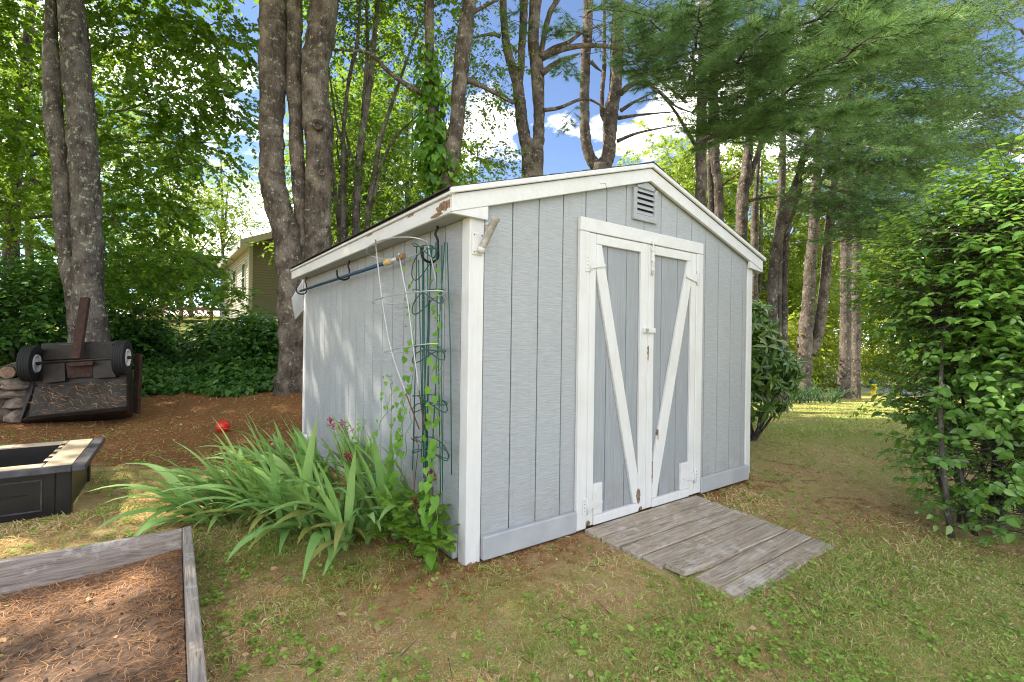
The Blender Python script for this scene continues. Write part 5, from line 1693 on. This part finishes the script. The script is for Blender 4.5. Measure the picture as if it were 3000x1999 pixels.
# rhododendron against the side of the shed
rp = world(3.16, 6.3)
g = float(gz(rp[0], rp[1]))
rh = thing('rhododendron', 'glossy leaved rhododendron bush beside the right shed wall', 'bush', (rp[0], rp[1], g))
lob = [(np.array([rp[0], rp[1], g + 1.05]), (.44, .5, .5), 130), (np.array([rp[0], rp[1], g + .65]), (.46, .5, .34), 80), (np.array([rp[0], rp[1], g + 1.55]) - _r * .05, (.28, .35, .30), 60), (np.array([rp[0], rp[1], g + .95]) + _r * .26, (.26, .4, .30), 55)]
pos, dr = [], []
for c, r, n in lob:
    u = unit_rand(n) * (rng.random((n, 1)) ** .3)
    w = u[:, :1] * r[0] * np.array([_r]) + u[:, 1:2] * r[1] * np.array([[math.sin(YAW), math.cos(YAW), 0]]) + u[:, 2:] * r[2] * np.array([[0, 0, 1.]])
    pos.append(c + w), dr.append(w / np.linalg.norm(w, axis=1, keepdims=True) + [0, 0, .35])
pos, dr = np.vstack(pos), np.vstack(dr)
dr /= np.linalg.norm(dr, axis=1, keepdims=True)
n, per = len(pos), 9
ang_ = rng.uniform(0, 2 * np.pi, (n, per))
x = np.cross(dr, [0.3, .2, 1.0])
x /= np.linalg.norm(x, axis=1, keepdims=True)
y = np.cross(dr, x)
D = x[:, None] * np.cos(ang_)[..., None] + y[:, None] * np.sin(ang_)[..., None] + dr[:, None] * rng.uniform(-.25, .7, (n, per, 1))
D[..., 2] -= .25
Pn = np.repeat(pos, per, 0)
V, F = scatter(LANCE[0], LANCE[1], Pn, basis(D.reshape(-1, 3), np.repeat(dr, per, 0) + rng.normal(0, .15, (n * per, 3))), .15 * rng.uniform(.7, 1.2, n * per))
add_np(rh, 'foliage', V, F, M['rhodo'])
for k in range(7):
    c2 = pos[rng.integers(0, n)]
    P = spline([(rp[0] + RND.uniform(-.1, .1), rp[1], g - .05), ((rp[0] + c2[0]) / 2, (rp[1] + c2[1]) / 2, g + .35), c2], 5)
    add_trunk(rh, [(P, np.linspace(.02, .006, len(P)))], M['bark_thin'], 'stem', 6, .03)


# ------------------------------------------------------------------ strap leaves (iris, day lilies)
def ribbon(L, w, e0, curl, segs=9, fold=.22, kink=None, twist=0.0):
    """sword leaf leaving the origin towards +y at elevation e0 and bending by curl over its length"""
    V, F = [], []
    p = np.array([0., 0., 0.])
    e = e0
    ds = L / segs
    for i in range(segs + 1):
        t = i / segs
        ww = w * (.62 + .55 * math.sin(math.pi * min(t * 1.15, 1) * .72)) * (1 - t ** 2.6) ** .9 + .0004
        nx_ = np.array([math.cos(twist * t), 0, 0])
        up = np.array([0, -math.sin(e), math.cos(e)])
        sx_ = nx_ + up * math.sin(twist * t)
        sx_ /= np.linalg.norm(sx_)
        V += [p - sx_ * ww / 2 + up * fold * ww * .5, p.copy(), p + sx_ * ww / 2 + up * fold * ww * .5]
        if i < segs:
            a_ = i * 3
            F += [(a_, a_ + 1, a_ + 4, a_ + 3), (a_ + 1, a_ + 2, a_ + 5, a_ + 4)]
        p = p + np.array([0, math.cos(e), math.sin(e)]) * ds
        e -= curl / segs * (.35 + 1.3 * t)
        if kink and abs(t - kink) < .5 / segs:
            e -= 1.1
    return np.array(V), np.array(F)


pool = []
r_ = random.Random(31)
for i in range(26):
    old = i >= 23
    if i < 9:
        V, F = ribbon(r_.uniform(.58, .80), r_.uniform(.038, .048), rad(r_.uniform(58, 82)), r_.uniform(.2, .8), 10, twist=r_.uniform(-.5, .5))
    elif i < 18:
        V, F = ribbon(r_.uniform(.58, .80), r_.uniform(.054, .068), rad(r_.uniform(42, 66)), r_.uniform(.8, 1.6), 10, twist=r_.uniform(-.5, .5))
    else:
        V, F = ribbon(r_.uniform(.55, .74), r_.uniform(.052, .066), rad(r_.uniform(26, 50)), r_.uniform(.9, 1.7), 10, twist=r_.uniform(-.6, .6))
    pool.append(np_mesh('leaf', V, F, M['iris_old'] if old else M['iris'], True))

clumps = [((1155, 1550), 46, 'upright iris clump close to the corner post', (150, 310), 'up'), ((1015, 1580), 58, 'front iris clump with drooping yellowing leaves', (170, 310), 'flat'),
          ((875, 1545), 58, 'broad iris clump spilling towards the raised bed', (140, 280), 'spread'), ((645, 1520), 40, 'outermost iris clump lying low over the lawn', (120, 225), 'flat'), ((740, 1505), 56, 'sprawling iris clump with leaves lying flat on the lawn', (115, 250), 'flat'),
          ((950, 1440), 56, 'iris clump in the middle of the bed beside the shed', (110, 260), 'spread'), ((815, 1425), 48, 'iris clump standing towards the red ball', (130, 230), 'spread'), ((1070, 1430), 50, 'upright iris clump against the middle of the side wall', (110, 260), 'up')]
clumps = [(tuple(on_ground(u, v)[:2]), n_, l_, a_, m_) for (u, v), n_, l_, a_, m_ in clumps]
for (cx, cy), nl, lab, (a0, a1), mode in clumps:
    g = float(gz(cx, cy))
    t = thing('iris_plant', lab, 'iris', (cx, cy, g), group='iris plants beside the shed')
    for i in range(nl):
        if mode == 'up':
            k = r_.choice(range(0, 10)) if r_.random() < .75 else r_.choice(range(10, 18))
        elif mode == 'spread':
            k = r_.choice(range(9, 18)) if r_.random() < .5 else (r_.choice(range(0, 9)) if r_.random() < .6 else r_.choice(range(18, 25)))
        else:
            k = r_.choice(range(18, 26)) if r_.random() < .45 else (r_.choice(range(9, 18)) if r_.random() < .75 else r_.choice(range(0, 9)))
        o = link('leaf', pool[k], t)
        q = math.sqrt(r_.random()) * .17
        th = r_.uniform(0, 2 * math.pi)
        o.location = (q * math.cos(th), q * math.sin(th) * 1.3, r_.uniform(.0, .04))
        yaw = r_.uniform(a0, a1) if r_.random() < .8 else r_.uniform(80, 320)
        s = r_.uniform(.75, 1.15) * (.86 if cy > 1.3 else 1.0)
        if cx > -.55 and not 110 < yaw < 260:
            s *= .62
        o.rotation_euler = (0, 0, rad(yaw - 90))
        o.scale = (s * r_.uniform(.85, 1.15), s, s)
stalk = bpy.data.objects['iris_plant']
MB().tube([Vector(tuple(at_b(1142, 1467, 3.42))) - stalk.location, Vector(tuple(at_b(1250, 1540, 3.2))) - stalk.location, Vector(tuple(at_b(1372, 1612, 2.92))) - stalk.location], [.008, .008, .004], 8).build('flower_stalk', M['vine_stem'], stalk)
st5 = bpy.data.objects['iris_plant.001']
MB().tube([Vector(tuple(at_b(935, 1445, 3.3))) - st5.location, Vector(tuple(at_b(925, 1500, 3.15))) - st5.location, Vector(tuple(at_b(860, 1595, 3.05))) - st5.location], [.006, .006, .003], 7).build('dead_stalk', M['dry'], st5)
for (u, v, b, s) in ((930, 1455, 3.25, .05), (936, 1480, 3.2, .06), (890, 1600, 3.02, .04), (920, 1490, 3.2, .05), (815, 1420, 3.5, .05), (790, 1432, 3.5, .05)):
    V, F = scatter(LEAF8[0], LEAF8[1], np.array([at_b(u, v, b)]), basis(np.array([[.1, -.2, -1.]]) + rng.normal(0, .3, (1, 3)), np.array([[-.6, -.8, .2]])), np.array([s]))
    add_np(st5, 'dead_flower', V, F, M['dry'])

# astilbe: feathery leaves and red plumes
def astilbe(c, H, plumes, lab, seed, nlf=26):
    r2 = random.Random(seed)
    g = float(gz(c[0], c[1]))
    t = thing('astilbe_plant', lab, 'astilbe', (c[0], c[1], g))
    # leaves: each a frond of leaflets
    fr = []
    for v in range(3):
        pos, D = [], []
        for j in range(13):
            q = .25 + .75 * (j // 2) / 6
            sgn = 1 if j % 2 else -1
            pos.append((0, q, -.25 * q * q))
            D.append((sgn * .75 if j < 12 else 0, .6, r2.uniform(-.3, .1)))
        V, F = scatter(LEAF8[0], LEAF8[1], np.array(pos), basis(np.array(D), np.array([[0, 0, 1.]] * 13) + rng.normal(0, .2, (13, 3))), np.array([.34] * 13) * rng.uniform(.7, 1.2, 13))
        fr.append(np_mesh('leaf', V, F, M['astilbe']))
    for i in range(nlf):
        o = link('leaf', r2.choice(fr), t)
        o.location = (r2.uniform(-.12, .12), r2.uniform(-.14, .14), r2.uniform(.08, H * .55))
        o.rotation_euler = (rad(r2.uniform(5, 40)), 0, r2.uniform(0, 2 * math.pi))
        s = r2.uniform(.10, .155)
        o.scale = (s, s, s)
    for (u, v, b, h) in plumes:
        tip = Vector(tuple(at_b(u, v, b)))
        base = Vector((c[0], c[1], g)) + Vector((r2.uniform(-.04, .04), r2.uniform(-.04, .04), 0))
        MB().tube([base - t.location, (base.lerp(tip, .6) + Vector((0, 0, .03))) - t.location, tip - t.location], [.003, .0025, .0015], 6).build('stem', M['red_stem'], t)
        pos, dr_, sz_ = [], [], []
        d = (tip - base).normalized()
        for br in range(12):
            q = br / 12
            p0 = tip - d * h * (1 - q)
            th = br * 2.4
            sd = Vector((math.cos(th), math.sin(th), .55)).normalized()
            ln = h * .48 * (1 - q) + .006
            for j in range(11):
                pos.append(tuple(p0 + sd * ln * j / 10))
                dr_.append(tuple(sd + Vector((r2.uniform(-1, 1), r2.uniform(-1, 1), r2.uniform(-.5, 1)))))
                sz_.append(r2.uniform(.010, .019))
        V, F = scatter(LEAF4[0], LEAF4[1], np.array(pos), basis(np.array(dr_), rng.normal(size=(len(pos), 3))), np.array(sz_))
        add_np(t, 'plume', V, F, M['plume'])


astilbe((-.22, 1.12), .55, [(965, 1225, 3.95, .13), (1000, 1232, 3.9, .14)], 'astilbe with two dark red plumes against the side wall', 1, 22)
astilbe((-.20, .34), .60, [(1232, 1252, 3.25, .12), (1015, 1330, 3.5, .09)], 'astilbe with a bright red plume below the wire cages', 2, 34)
astilbe((-.14, .12), .36, [(1210, 1462, 2.95, .08), (1262, 1380, 3.0, .07)], 'short astilbe with a pink plume beside the corner post', 3, 30)

# climbing vine on the cages
def vine(lab, paths, nleaf, s0, s1, seed):
    r2 = random.Random(seed)
    t = thing('climbing_vine', lab, 'vine', (paths[0][0][0], paths[0][0][1], float(gz(paths[0][0][0], paths[0][0][1]))))
    lf = []
    for v in range(3):
        V, F = np.array(HEART[0]), np.array(HEART[1])
        V = V * [1 + .1 * v, 1, 1 + v * .8]
        lf.append(np_mesh('leaf', V, F, M['vine'], True))
    for path in paths:
        P = spline(path, 10)
        P[1:-1] += rng.normal(0, .008, (len(P) - 2, 3))
        MB().tube(P - np.array(t.location), .0022, 5).build('stem', M['vine_stem'], t)
        for i in range(nleaf):
            q = (i + r2.random()) / nleaf
            k = min(len(P) - 1, int(q * len(P)))
            p = P[k]
            o = link('leaf', r2.choice(lf), t)
            o.location = Vector(tuple(p - np.array(t.location))) + Vector((-.02 + r2.uniform(-.03, .0), r2.uniform(-.045, .045), r2.uniform(-.02, .02)))
            d = Vector((r2.uniform(-.5, -.1), r2.uniform(-.8, .8), r2.uniform(-1, -.1))).normalized()
            nrm = Vector((-.9, -.5, .5)) + Vector((r2.uniform(-.4, .4), r2.uniform(-.4, .4), r2.uniform(-.3, .3)))
            s_ = d.cross(nrm).normalized()
            n_ = s_.cross(d)
            o.rotation_euler = Matrix(((s_.x, d.x, n_.x), (s_.y, d.y, n_.y), (s_.z, d.z, n_.z))).to_euler()
            s = (s0 * (1 - q) + s1 * q) * r2.uniform(.75, 1.2)
            o.scale = (s, s, s)


vine('leafy vine climbing the left side of the green cages', [[(-.12, .52, .02), (-.13, .56, .4), (-.11, .50, .8), (-.10, .50, 1.2), (-.09, .50, 1.75)], [(-.12, .62, .02), (-.16, .68, .35), (-.13, .60, .62), (-.12, .56, .95)]], 40, .07, .03, 1)
vine('leafy vine climbing the right side of the green cages', [[(-.12, .10, .02), (-.12, .12, .4), (-.11, .12, .85), (-.10, .14, 1.3), (-.09, .15, 1.7)], [(-.10, .16, .02), (-.12, .2, .3), (-.12, .16, .6), (-.10, .15, .9)]], 36, .07, .03, 2)
vine('thin vine tendril reaching up the bare side wall', [[(-.10, 1.3, .15), (-.08, 1.2, .5), (-.05, 1.05, .75), (-.04, .98, .95), (-.03, 1.08, 1.0)], [(-.10, 1.4, .15), (-.08, 1.5, .5), (-.05, 1.45, .62)]], 13, .06, .02, 3)

# day lilies under the far pine
lpool = []
for i in range(6):
    V, F = ribbon(r_.uniform(.5, .8), .03, rad(r_.uniform(45, 80)), r_.uniform(.7, 1.8), 6)
    lpool.append(np_mesh('leaf', V, F, M['lily'], True))
for (u, v, b, nl, lab) in ((2345, 1152, 13.6, 60, 'dark strappy clump in front of the forked pine'), (2420, 1160, 13.8, 60, 'spiky strappy clump beside the forked pine'), (2310, 1150, 13.2, 40, 'strappy clump next to the rhododendron')):
    p = at_b(u, v, b)
    t = thing('strappy_plant', lab, 'plant', (p[0], p[1], float(gz(p[0], p[1]))))
    for i in range(nl):
        o = link('leaf', r_.choice(lpool), t)
        o.location = (r_.uniform(-.3, .3), r_.uniform(-.3, .3), 0)
        o.rotation_euler = (0, 0, r_.uniform(0, 6.28))
        s = r_.uniform(.8, 1.3)
        o.scale = (s, s, s)

# ------------------------------------------------------------------ big shrub at the right
sb = world(3.42, 3.62)
g = float(gz(sb[0], sb[1]))
sh = thing('leafy_shrub', 'tall leafy green shrub with pointed leaves at the lawn edge', 'shrub', (sb[0], sb[1], g))
cc = lambda a_, b_, z: world(a_, b_, z)
lob = [(cc(3.62, 3.65, 1.75), (.78, .8, .70), 760), (cc(3.18, 3.45, 1.56), (.26, .4, .32), 170), (cc(3.32, 3.6, 1.08), (.26, .45, .36), 130), (cc(3.75, 3.5, 2.3), (.50, .5, .34), 300), (cc(3.35, 3.4, 2.05), (.40, .4, .30), 150), (cc(3.75, 3.3, 1.15), (.6, .5, .6), 520), (cc(3.5, 3.5, .55), (.5, .5, .42), 280), (cc(4.2, 3.8, 1.7), (.8, .7, 1.0), 330), (cc(3.5, 3.3, .12), (.6, .35, .14), 60)]
pos, dr = [], []
for c, r, n in lob:
    u = unit_rand(n) * (rng.random((n, 1)) ** .33)
    w = u[:, :1] * r[0] * np.array([_r]) + u[:, 1:2] * r[1] * np.array([[math.sin(YAW), math.cos(YAW), 0]]) + u[:, 2:] * r[2] * np.array([[0, 0, 1.]])
    pos.append(np.asarray(c) + w)
    d = w / (np.linalg.norm(w, axis=1, keepdims=True) + 1e-6) + rng.normal(0, .4, w.shape)
    d[:, 2] = d[:, 2] * .5 + .1
    dr.append(d / np.linalg.norm(d, axis=1, keepdims=True))
pos, dr = np.vstack(pos), np.vstack(dr)
n, per = len(pos), 8
Lw = rng.uniform(.18, .34, n)
t_ = (np.arange(per) + .4) / per
side = np.cross(dr, [0, 0, 1.])
side /= np.linalg.norm(side, axis=1, keepdims=True) + 1e-6
sgn = np.where(np.arange(per) % 2 == 0, 1., -1.)
P = pos[:, None] + dr[:, None] * (t_[None, :, None] * Lw[:, None, None])
D = dr[:, None] * .55 + side[:, None] * (sgn[None, :, None] * .8) + rng.normal(0, .25, P.shape)
D[..., 2] -= .35
out_ = P - np.array([sb[0], sb[1], g + 1.1])
out_ /= np.linalg.norm(out_, axis=-1, keepdims=True)
nr = np.array([0, 0, .75]) + out_ * .75 + rng.normal(0, .3, P.shape)
P, D, nr = P.reshape(-1, 3), D.reshape(-1, 3), nr.reshape(-1, 3)
ok = P[:, 2] > gz(P[:, 0], P[:, 1]) + .02
P, D, nr = P[ok], D[ok], nr[ok]
sc = .064 * rng.uniform(.5, 1.35, len(P))
Bm = basis(D, nr)
near = np.argsort(np.linalg.norm(P - CAM, axis=1))
pick = near[:900:3][:300]
rest = np.ones(len(P), bool)
rest[pick] = False
V, F = scatter(LEAF6[0], LEAF6[1], P[rest], Bm[rest], sc[rest])
add_np(sh, 'foliage', V, F, M['shrub'])['kind'] = 'stuff'
lfm = np_mesh('leaf', np.array(LEAF8[0]), np.array(LEAF8[1]), M['shrub'])
for i in pick:
    o = link('leaf', lfm, sh)
    o.location = Vector(tuple(P[i])) - sh.location
    o.rotation_euler = Matrix(Bm[i].tolist()).to_euler()
    o.scale = (sc[i],) * 3
add_np(sh, 'twigs', *sticks(pos - dr * .25, pos + dr * Lw[:, None], .004, .0015), M['bark_thin'])['kind'] = 'stuff'
for k, (u0, v0, u1, v1, r0) in enumerate(((2790, 1500, 2760, 980, .022), (2860, 1560, 2830, 800, .018), (2935, 1630, 3060, 900, .026), (2840, 1530, 2760, 700, .016), (2900, 1560, 2930, 700, .018), (2810, 1510, 2780, 900, .014), (2870, 1550, 2880, 600, .016), (2780, 1480, 2682, 1270, .024))):
    b0 = 3.35 + .06 * k
    p0, p1 = at_b(u0, v0, b0), at_b(u1, v1, b0 + .1)
    p0[2] = min(p0[2], float(gz(p0[0], p0[1])) - .02)
    mid = (p0 + p1) / 2 + rng.normal(0, .05, 3)
    Pp = spline([p0, mid, p1], 7)
    add_trunk(sh, [(Pp, np.linspace(r0, r0 * (.35 if k < 7 else .8), len(Pp)))], M['bark_thin'], 'stem', 8, .06)
p = world(5.6, 5.6)
bush('lilac_bush', 'taller bush with bronze green tips behind the leafy shrub', 'shrub', p, 1.5, 3.6, 420, .07, 'birch', LEAF8, 9, None, .0, 11, 300, 5, .4)

# ------------------------------------------------------------------ undergrowth on the bank
n = 30000
a_ = rng.uniform(-10.5, -1.6, n)
b_ = rng.uniform(8.3, 13.2, n)
edge0 = 9.0 + .4 * np.sin(1.3 * a_) + .25 * np.sin(3.1 * a_ + 1) - .6 * sstep(-5, -7, a_) - .75 * np.exp(-((a_ + 4.0) / 1.2) ** 2)
edge = edge0
keep = (b_ > edge)
a_, b_ = a_[keep], b_[keep]
x = CAM[0] + _r[0] * a_ + math.sin(YAW) * b_
y = CAM[1] + _r[1] * a_ + math.cos(YAW) * b_
h = (.05 + .66 * (1 - np.exp(-((a_ + .67 * b_) / .75) ** 2))) * (.55 + .45 * np.sin(1.9 * a_ + .7 * b_) * np.cos(1.3 * b_)) * sstep(0, 1.2, b_ - edge0[keep]) + .12
zz_ = gz(x, y) + h * (1 - rng.random(len(x)) ** 2.0 * .8)
keep = ~((x > -.2) & (x < 3.3) & (y < 4.1))
P = np.stack([x, y, zz_], -1)[keep]
n = len(P)
D = rng.normal(0, 1, (n, 3))
D[:, 2] = -.55
nr = np.array([-.35 * math.sin(YAW), -.35 * math.cos(YAW), 1.]) + rng.normal(0, .38, (n, 3))
V, F = scatter(HEART6[0], HEART6[1], P, basis(D, nr), .115 * rng.uniform(.5, 1.3, n))
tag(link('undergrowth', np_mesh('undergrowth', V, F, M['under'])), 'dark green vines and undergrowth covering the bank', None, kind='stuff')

# ------------------------------------------------------------------ grass, clover, pine straw
def free(x, y):
    k = ~((x > -.03) & (x < 3.08) & (y > -.03) & (y < 3.8))
    k &= ~((x > .88 + .1 * (y < -.72)) & (x < 2.16) & (y < 0) & (y > -1.0))
    L = np.linalg.inv(np.array(bedM))
    lx = L[0, 0] * x + L[0, 1] * y + L[0, 3]
    ly = L[1, 0] * x + L[1, 1] * y + L[1, 3]
    k &= ~((lx > -.03) & (lx < 2.5) & (ly > -1.32) & (ly < .03))
    ct, st_ = math.cos(tang), math.sin(tang)
    dx, dy = x - Ta[0], y - Ta[1]
    lx, ly = ct * dx + st_ * dy, -st_ * dx + ct * dy
    k &= ~((lx < -.08) & (lx > -1.6) & (ly > .08) & (ly < TD - .08))
    return k


def yard(n, r0, r1, power, amin=-62, amax=62):
    """places on the ground round the viewer, thinning out with distance"""
    u = rng.random(n)
    p = 2 - power
    r = (r0 ** p + u * (r1 ** p - r0 ** p)) ** (1 / p)
    th = np.radians(rng.uniform(amin, amax, n)) + YAW
    x, y = CAM[0] + r * np.sin(th), CAM[1] + r * np.cos(th)
    k = free(x, y)
    return x[k], y[k], r[k]


def fbm(x, y, s, seed):
    q = np.zeros_like(x)
    rr = np.random.default_rng(seed)
    for o in range(5):
        f_ = s * 1.9 ** o
        for _ in range(2):
            a1 = rr.uniform(0, 6.28)
            q += .5 ** o * np.sin(f_ * (x * math.cos(a1) + y * math.sin(a1)) + rr.uniform(0, 6.28))
    return q / 3


def blades(name, label, mat, x, y, r, lmin, lmax, w0, lean_):
    n = len(x)
    P = np.stack([x, y, gz(x, y) - .004], -1)
    lean = rng.normal(0, lean_, (n, 3))
    lean[:, 2] = 1.0
    L = rng.uniform(lmin, lmax, n) * np.clip(.85 + r * .05, .85, 1.5) * np.clip(.85 + .7 * fbm(x, y, 6.0, 77), .5, 1.7)
    wd = (w0 * np.clip(r / 3.0, .8, 4.2))[:, None]
    d = lean / np.linalg.norm(lean, axis=1, keepdims=True)
    sd = np.cross(d, rng.normal(size=(n, 3)))
    sd /= np.linalg.norm(sd, axis=1, keepdims=True)
    mid = P + d * (L * .55)[:, None]
    tip = P + d * L[:, None] + np.stack([d[:, 0], d[:, 1], -.5 + 0 * x], -1) * (L * .35)[:, None]
    k = r < 4.6
    V1 = np.stack([P - sd * wd / 2, P + sd * wd / 2, mid + sd * wd * .4, mid - sd * wd * .4, tip], 1)[k].reshape(-1, 3)
    o = (np.arange(k.sum()) * 5)[:, None]
    F1 = np.concatenate([o + [0, 1, 2], o + [0, 2, 3], o + [3, 2, 4]], 1).reshape(-1, 3)
    V2 = np.stack([P - sd * wd / 2, P + sd * wd / 2, tip], 1)[~k].reshape(-1, 3)
    F2 = np.arange(len(V2)).reshape(-1, 3)
    V, F = join_VF([(V1, F1), (V2, F2)])
    tag(link(name, np_mesh(name, V, F, M[mat])), label, None, kind='stuff')


def yard2(nn_, nf_):
    a1, a2 = yard(nn_, 1.5, 4.6, 1.0), yard(nf_, 4.6, 20, 1.85)
    return tuple(np.concatenate([p_, q_]) for p_, q_ in zip(a1, a2))


x, y, r = yard2(170000, 150000)
green = fbm(x, y, 2.2, 3) * .8 + fbm(x, y, 9.0, 5) * .5 + zone_lush(x, y) - zone_straw(x, y) * 1.3
keep = rng.random(len(x)) < np.clip(.15 + .95 * green, .05, 1)
blades('grass', 'short green grass of the lawn', 'grass', x[keep], y[keep], r[keep], .025, .06, .0050, .8)
x, y, r = yard2(150000, 110000)
dryk = .75 - fbm(x, y, 2.2, 3) * .5 + fbm(x, y, 7.0, 6) * .5 - .28 * zone_lush(x, y) - zone_straw(x, y) * 1.3
keep = rng.random(len(x)) < np.clip(dryk, .03, 1)
blades('dry_grass', 'dry straw coloured grass of the lawn', 'dry_grass', x[keep], y[keep], r[keep], .022, .052, .0046, 1.0)

x, y, r = yard(60000, 1.5, 9, 1.5)
cl_ = fbm(x, y, 2.6, 8) * .55 + fbm(x, y, 11, 9) * .6 + .30 * zone_lush(x, y) - zone_straw(x, y) * .3
keep = rng.random(len(x)) < np.clip(cl_ * .75, .05, .6)
x, y = x[keep], y[keep]
n = len(x)
c = np.stack([x, y, gz(x, y) + rng.uniform(.008, .03, n)], -1)
az = rng.uniform(0, 6.28, n)
Vs, Fs = [], []
szc = rng.uniform(.007, .024, n)
tl = rng.normal(0, .35, (n, 3)) + [0, 0, 1]
CL = ([(0, 0, 0), (.38, .45, .05), (.34, .9, .06), (0, 1.0, .0), (-.34, .9, .06), (-.38, .45, .05)], [(0, 1, 2), (0, 2, 3), (0, 3, 4), (0, 4, 5)])
for k in range(3):
    a3 = az + k * 2.094
    D = np.stack([np.cos(a3), np.sin(a3), rng.normal(0, .2, n)], -1)
    Vs.append(scatter(CL[0], CL[1], c, basis(D, tl), szc))
V, F = join_VF(Vs)
tag(link('clover', np_mesh('clover', V, F, M['clover'])), 'clover patches in the lawn', None, kind='stuff')

# broad leaved weeds
x, y, r = yard(9000, 1.5, 9, 1.4)
keep = rng.random(len(x)) < np.clip(fbm(x, y, 3.4, 15) * .8 + .25 * fbm(x, y, 14, 16), .02, .8)
x, y = x[keep], y[keep]
n = len(x)
per = 4
az = rng.uniform(0, 6.28, (n, per))
c = np.repeat(np.stack([x, y, gz(x, y) + .012], -1), per, 0) + rng.normal(0, .012, (n * per, 3)) * [1, 1, .3]
D = np.stack([np.cos(az), np.sin(az), rng.uniform(-.1, .5, (n, per))], -1).reshape(-1, 3)
V, F = scatter(HEART6[0], HEART6[1], c, basis(D, rng.normal(0, .3, (n * per, 3)) + [0, 0, 1]), np.repeat(rng.uniform(.014, .04, n), per) * rng.uniform(.6, 1.1, n * per))
tag(link('weeds', np_mesh('weeds', V, F, M['clover'])), 'broad leaved weeds scattered in the lawn', None, kind='stuff')

# dead leaves and twigs
x, y, r = yard(520, 1.5, 9, 1.3)
n = len(x)
V, F = scatter(LEAF8[0], LEAF8[1], np.stack([x, y, gz(x, y) + .018], -1), basis(rng.normal(0, 1, (n, 3)) * [1, 1, .25], rng.normal(0, .35, (n, 3)) + [0, 0, 1]), rng.uniform(.018, .05, n))
tag(link('fallen_leaves', np_mesh('fallen_leaves', V, F, M['dry'])), 'dead leaves scattered on the lawn', None, kind='stuff')
x, y, r = yard(420, 1.5, 9, 1.3)
n = len(x)
P = np.stack([x, y, gz(x, y) + .014], -1)
d = rng.normal(0, 1, (n, 3)) * [1, 1, .08]
d /= np.linalg.norm(d, axis=1, keepdims=True)
V, F = sticks(P, P + d * rng.uniform(.04, .16, (n, 1)), .0022, .001)
tag(link('fallen_twigs', np_mesh('fallen_twigs', V, F, M['twig'])), 'small dark twigs scattered on the lawn', None, kind='stuff')

# fallen needles
x, y, r = yard2(75000, 90000)
sw_ = .28 + fbm(x, y, 2.6, 21) * .35 + zone_straw(x, y) * 1.1 - .25 * zone_lush(x, y)
keep = rng.random(len(x)) < np.clip(sw_, .05, 1)
x, y, r = x[keep], y[keep], r[keep]
n = len(x)
P = np.stack([x, y, gz(x, y) + rng.uniform(.003, .016, n)], -1)
# some in the bed too
nb_ = 16000
lx, ly = rng.uniform(.04, 2.3, nb_), -.03 - 1.2 * rng.random(nb_)
kk = rng.random(nb_) < .22 + .85 * np.exp(-((lx / .45) ** 2)) + .5 * np.exp(-(((ly + .05) / .16) ** 2))
lx, ly = lx[kk], ly[kk]
bm_ = np.array(bedM)
bz_ = .008 + .014 * np.sin(4 * lx) * np.cos(5 * ly) + .045 * np.exp(-((lx / .25) ** 2 + ((ly + .02) / .3) ** 2)) + rng.uniform(.004, .02, len(lx))
P2 = np.stack([bm_[0, 0] * lx + bm_[0, 1] * ly + bm_[0, 3], bm_[1, 0] * lx + bm_[1, 1] * ly + bm_[1, 3], bz_], -1)
P = np.vstack([P, P2])
r = np.concatenate([r, np.full(len(P2), 2.2)])
n = len(P)
d = rng.normal(0, 1, (n, 3))
d[:, 2] *= .12
d /= np.linalg.norm(d, axis=1, keepdims=True)
Ln = rng.uniform(.04, .085, n)
wd = .0022 * np.clip(r / 3, .85, 3.0)
sd = np.cross(d, [0, 0, 1.])
sd /= np.linalg.norm(sd, axis=1, keepdims=True)
bow = sd * (rng.normal(0, .012, n))[:, None]
A_, B_ = P - d * Ln[:, None] / 2, P + d * Ln[:, None] / 2
Cm = P + bow + [0, 0, .003]
V = np.stack([A_ - sd * wd[:, None] / 2, A_ + sd * wd[:, None] / 2, Cm + sd * wd[:, None] / 2, Cm - sd * wd[:, None] / 2, B_], 1).reshape(-1, 3)
o = (np.arange(n) * 5)[:, None]
F = np.concatenate([o + [0, 1, 2], o + [0, 2, 3], o + [3, 2, 4]], 1).reshape(-1, 3)
tag(link('pine_straw', np_mesh('pine_straw', V, F, M['straw'])), 'fallen orange brown pine needles', None, kind='stuff')

# bits lying in the bed: clods, chips, fallen leaves
nb_ = 700
lx, ly = rng.uniform(.05, 2.3, nb_), -.04 - 1.18 * rng.random(nb_)
bz_ = .012 + .014 * np.sin(4 * lx) * np.cos(5 * ly) + .045 * np.exp(-((lx / .25) ** 2 + ((ly + .02) / .3) ** 2))
P = np.stack([lx, ly, bz_ + .003], -1)
clod = ([(1, 0, .1), (-.5, .8, 0), (-.6, -.7, .1), (0, .1, .9), (.1, 0, -.6)], [(0, 1, 3), (1, 2, 3), (2, 0, 3), (1, 0, 4), (2, 1, 4), (0, 2, 4)])
V, F = scatter(clod[0], clod[1], P, basis(unit_rand(nb_), unit_rand(nb_)), rng.uniform(.004, .017, nb_) * rng.uniform(.5, 1, nb_))
link('clods', np_mesh('clods', V, F, M['soil']), bed)['kind'] = 'stuff'
k = rng.choice(nb_, 46, replace=False)
V, F = scatter(LEAF8[0], LEAF8[1], P[k] + [0, 0, .006], basis(rng.normal(0, 1, (46, 3)) * [1, 1, .2], rng.normal(0, .2, (46, 3)) + [0, 0, 1]), rng.uniform(.015, .04, 46))
link('fallen_leaves', np_mesh('fallen_leaves', V[:9 * 30], F[:8 * 30], M['dry']), bed)['kind'] = 'stuff'
link('weeds', np_mesh('weeds', V[9 * 30:], F[8 * 30:] - 9 * 30, M['clover']), bed)['kind'] = 'stuff'
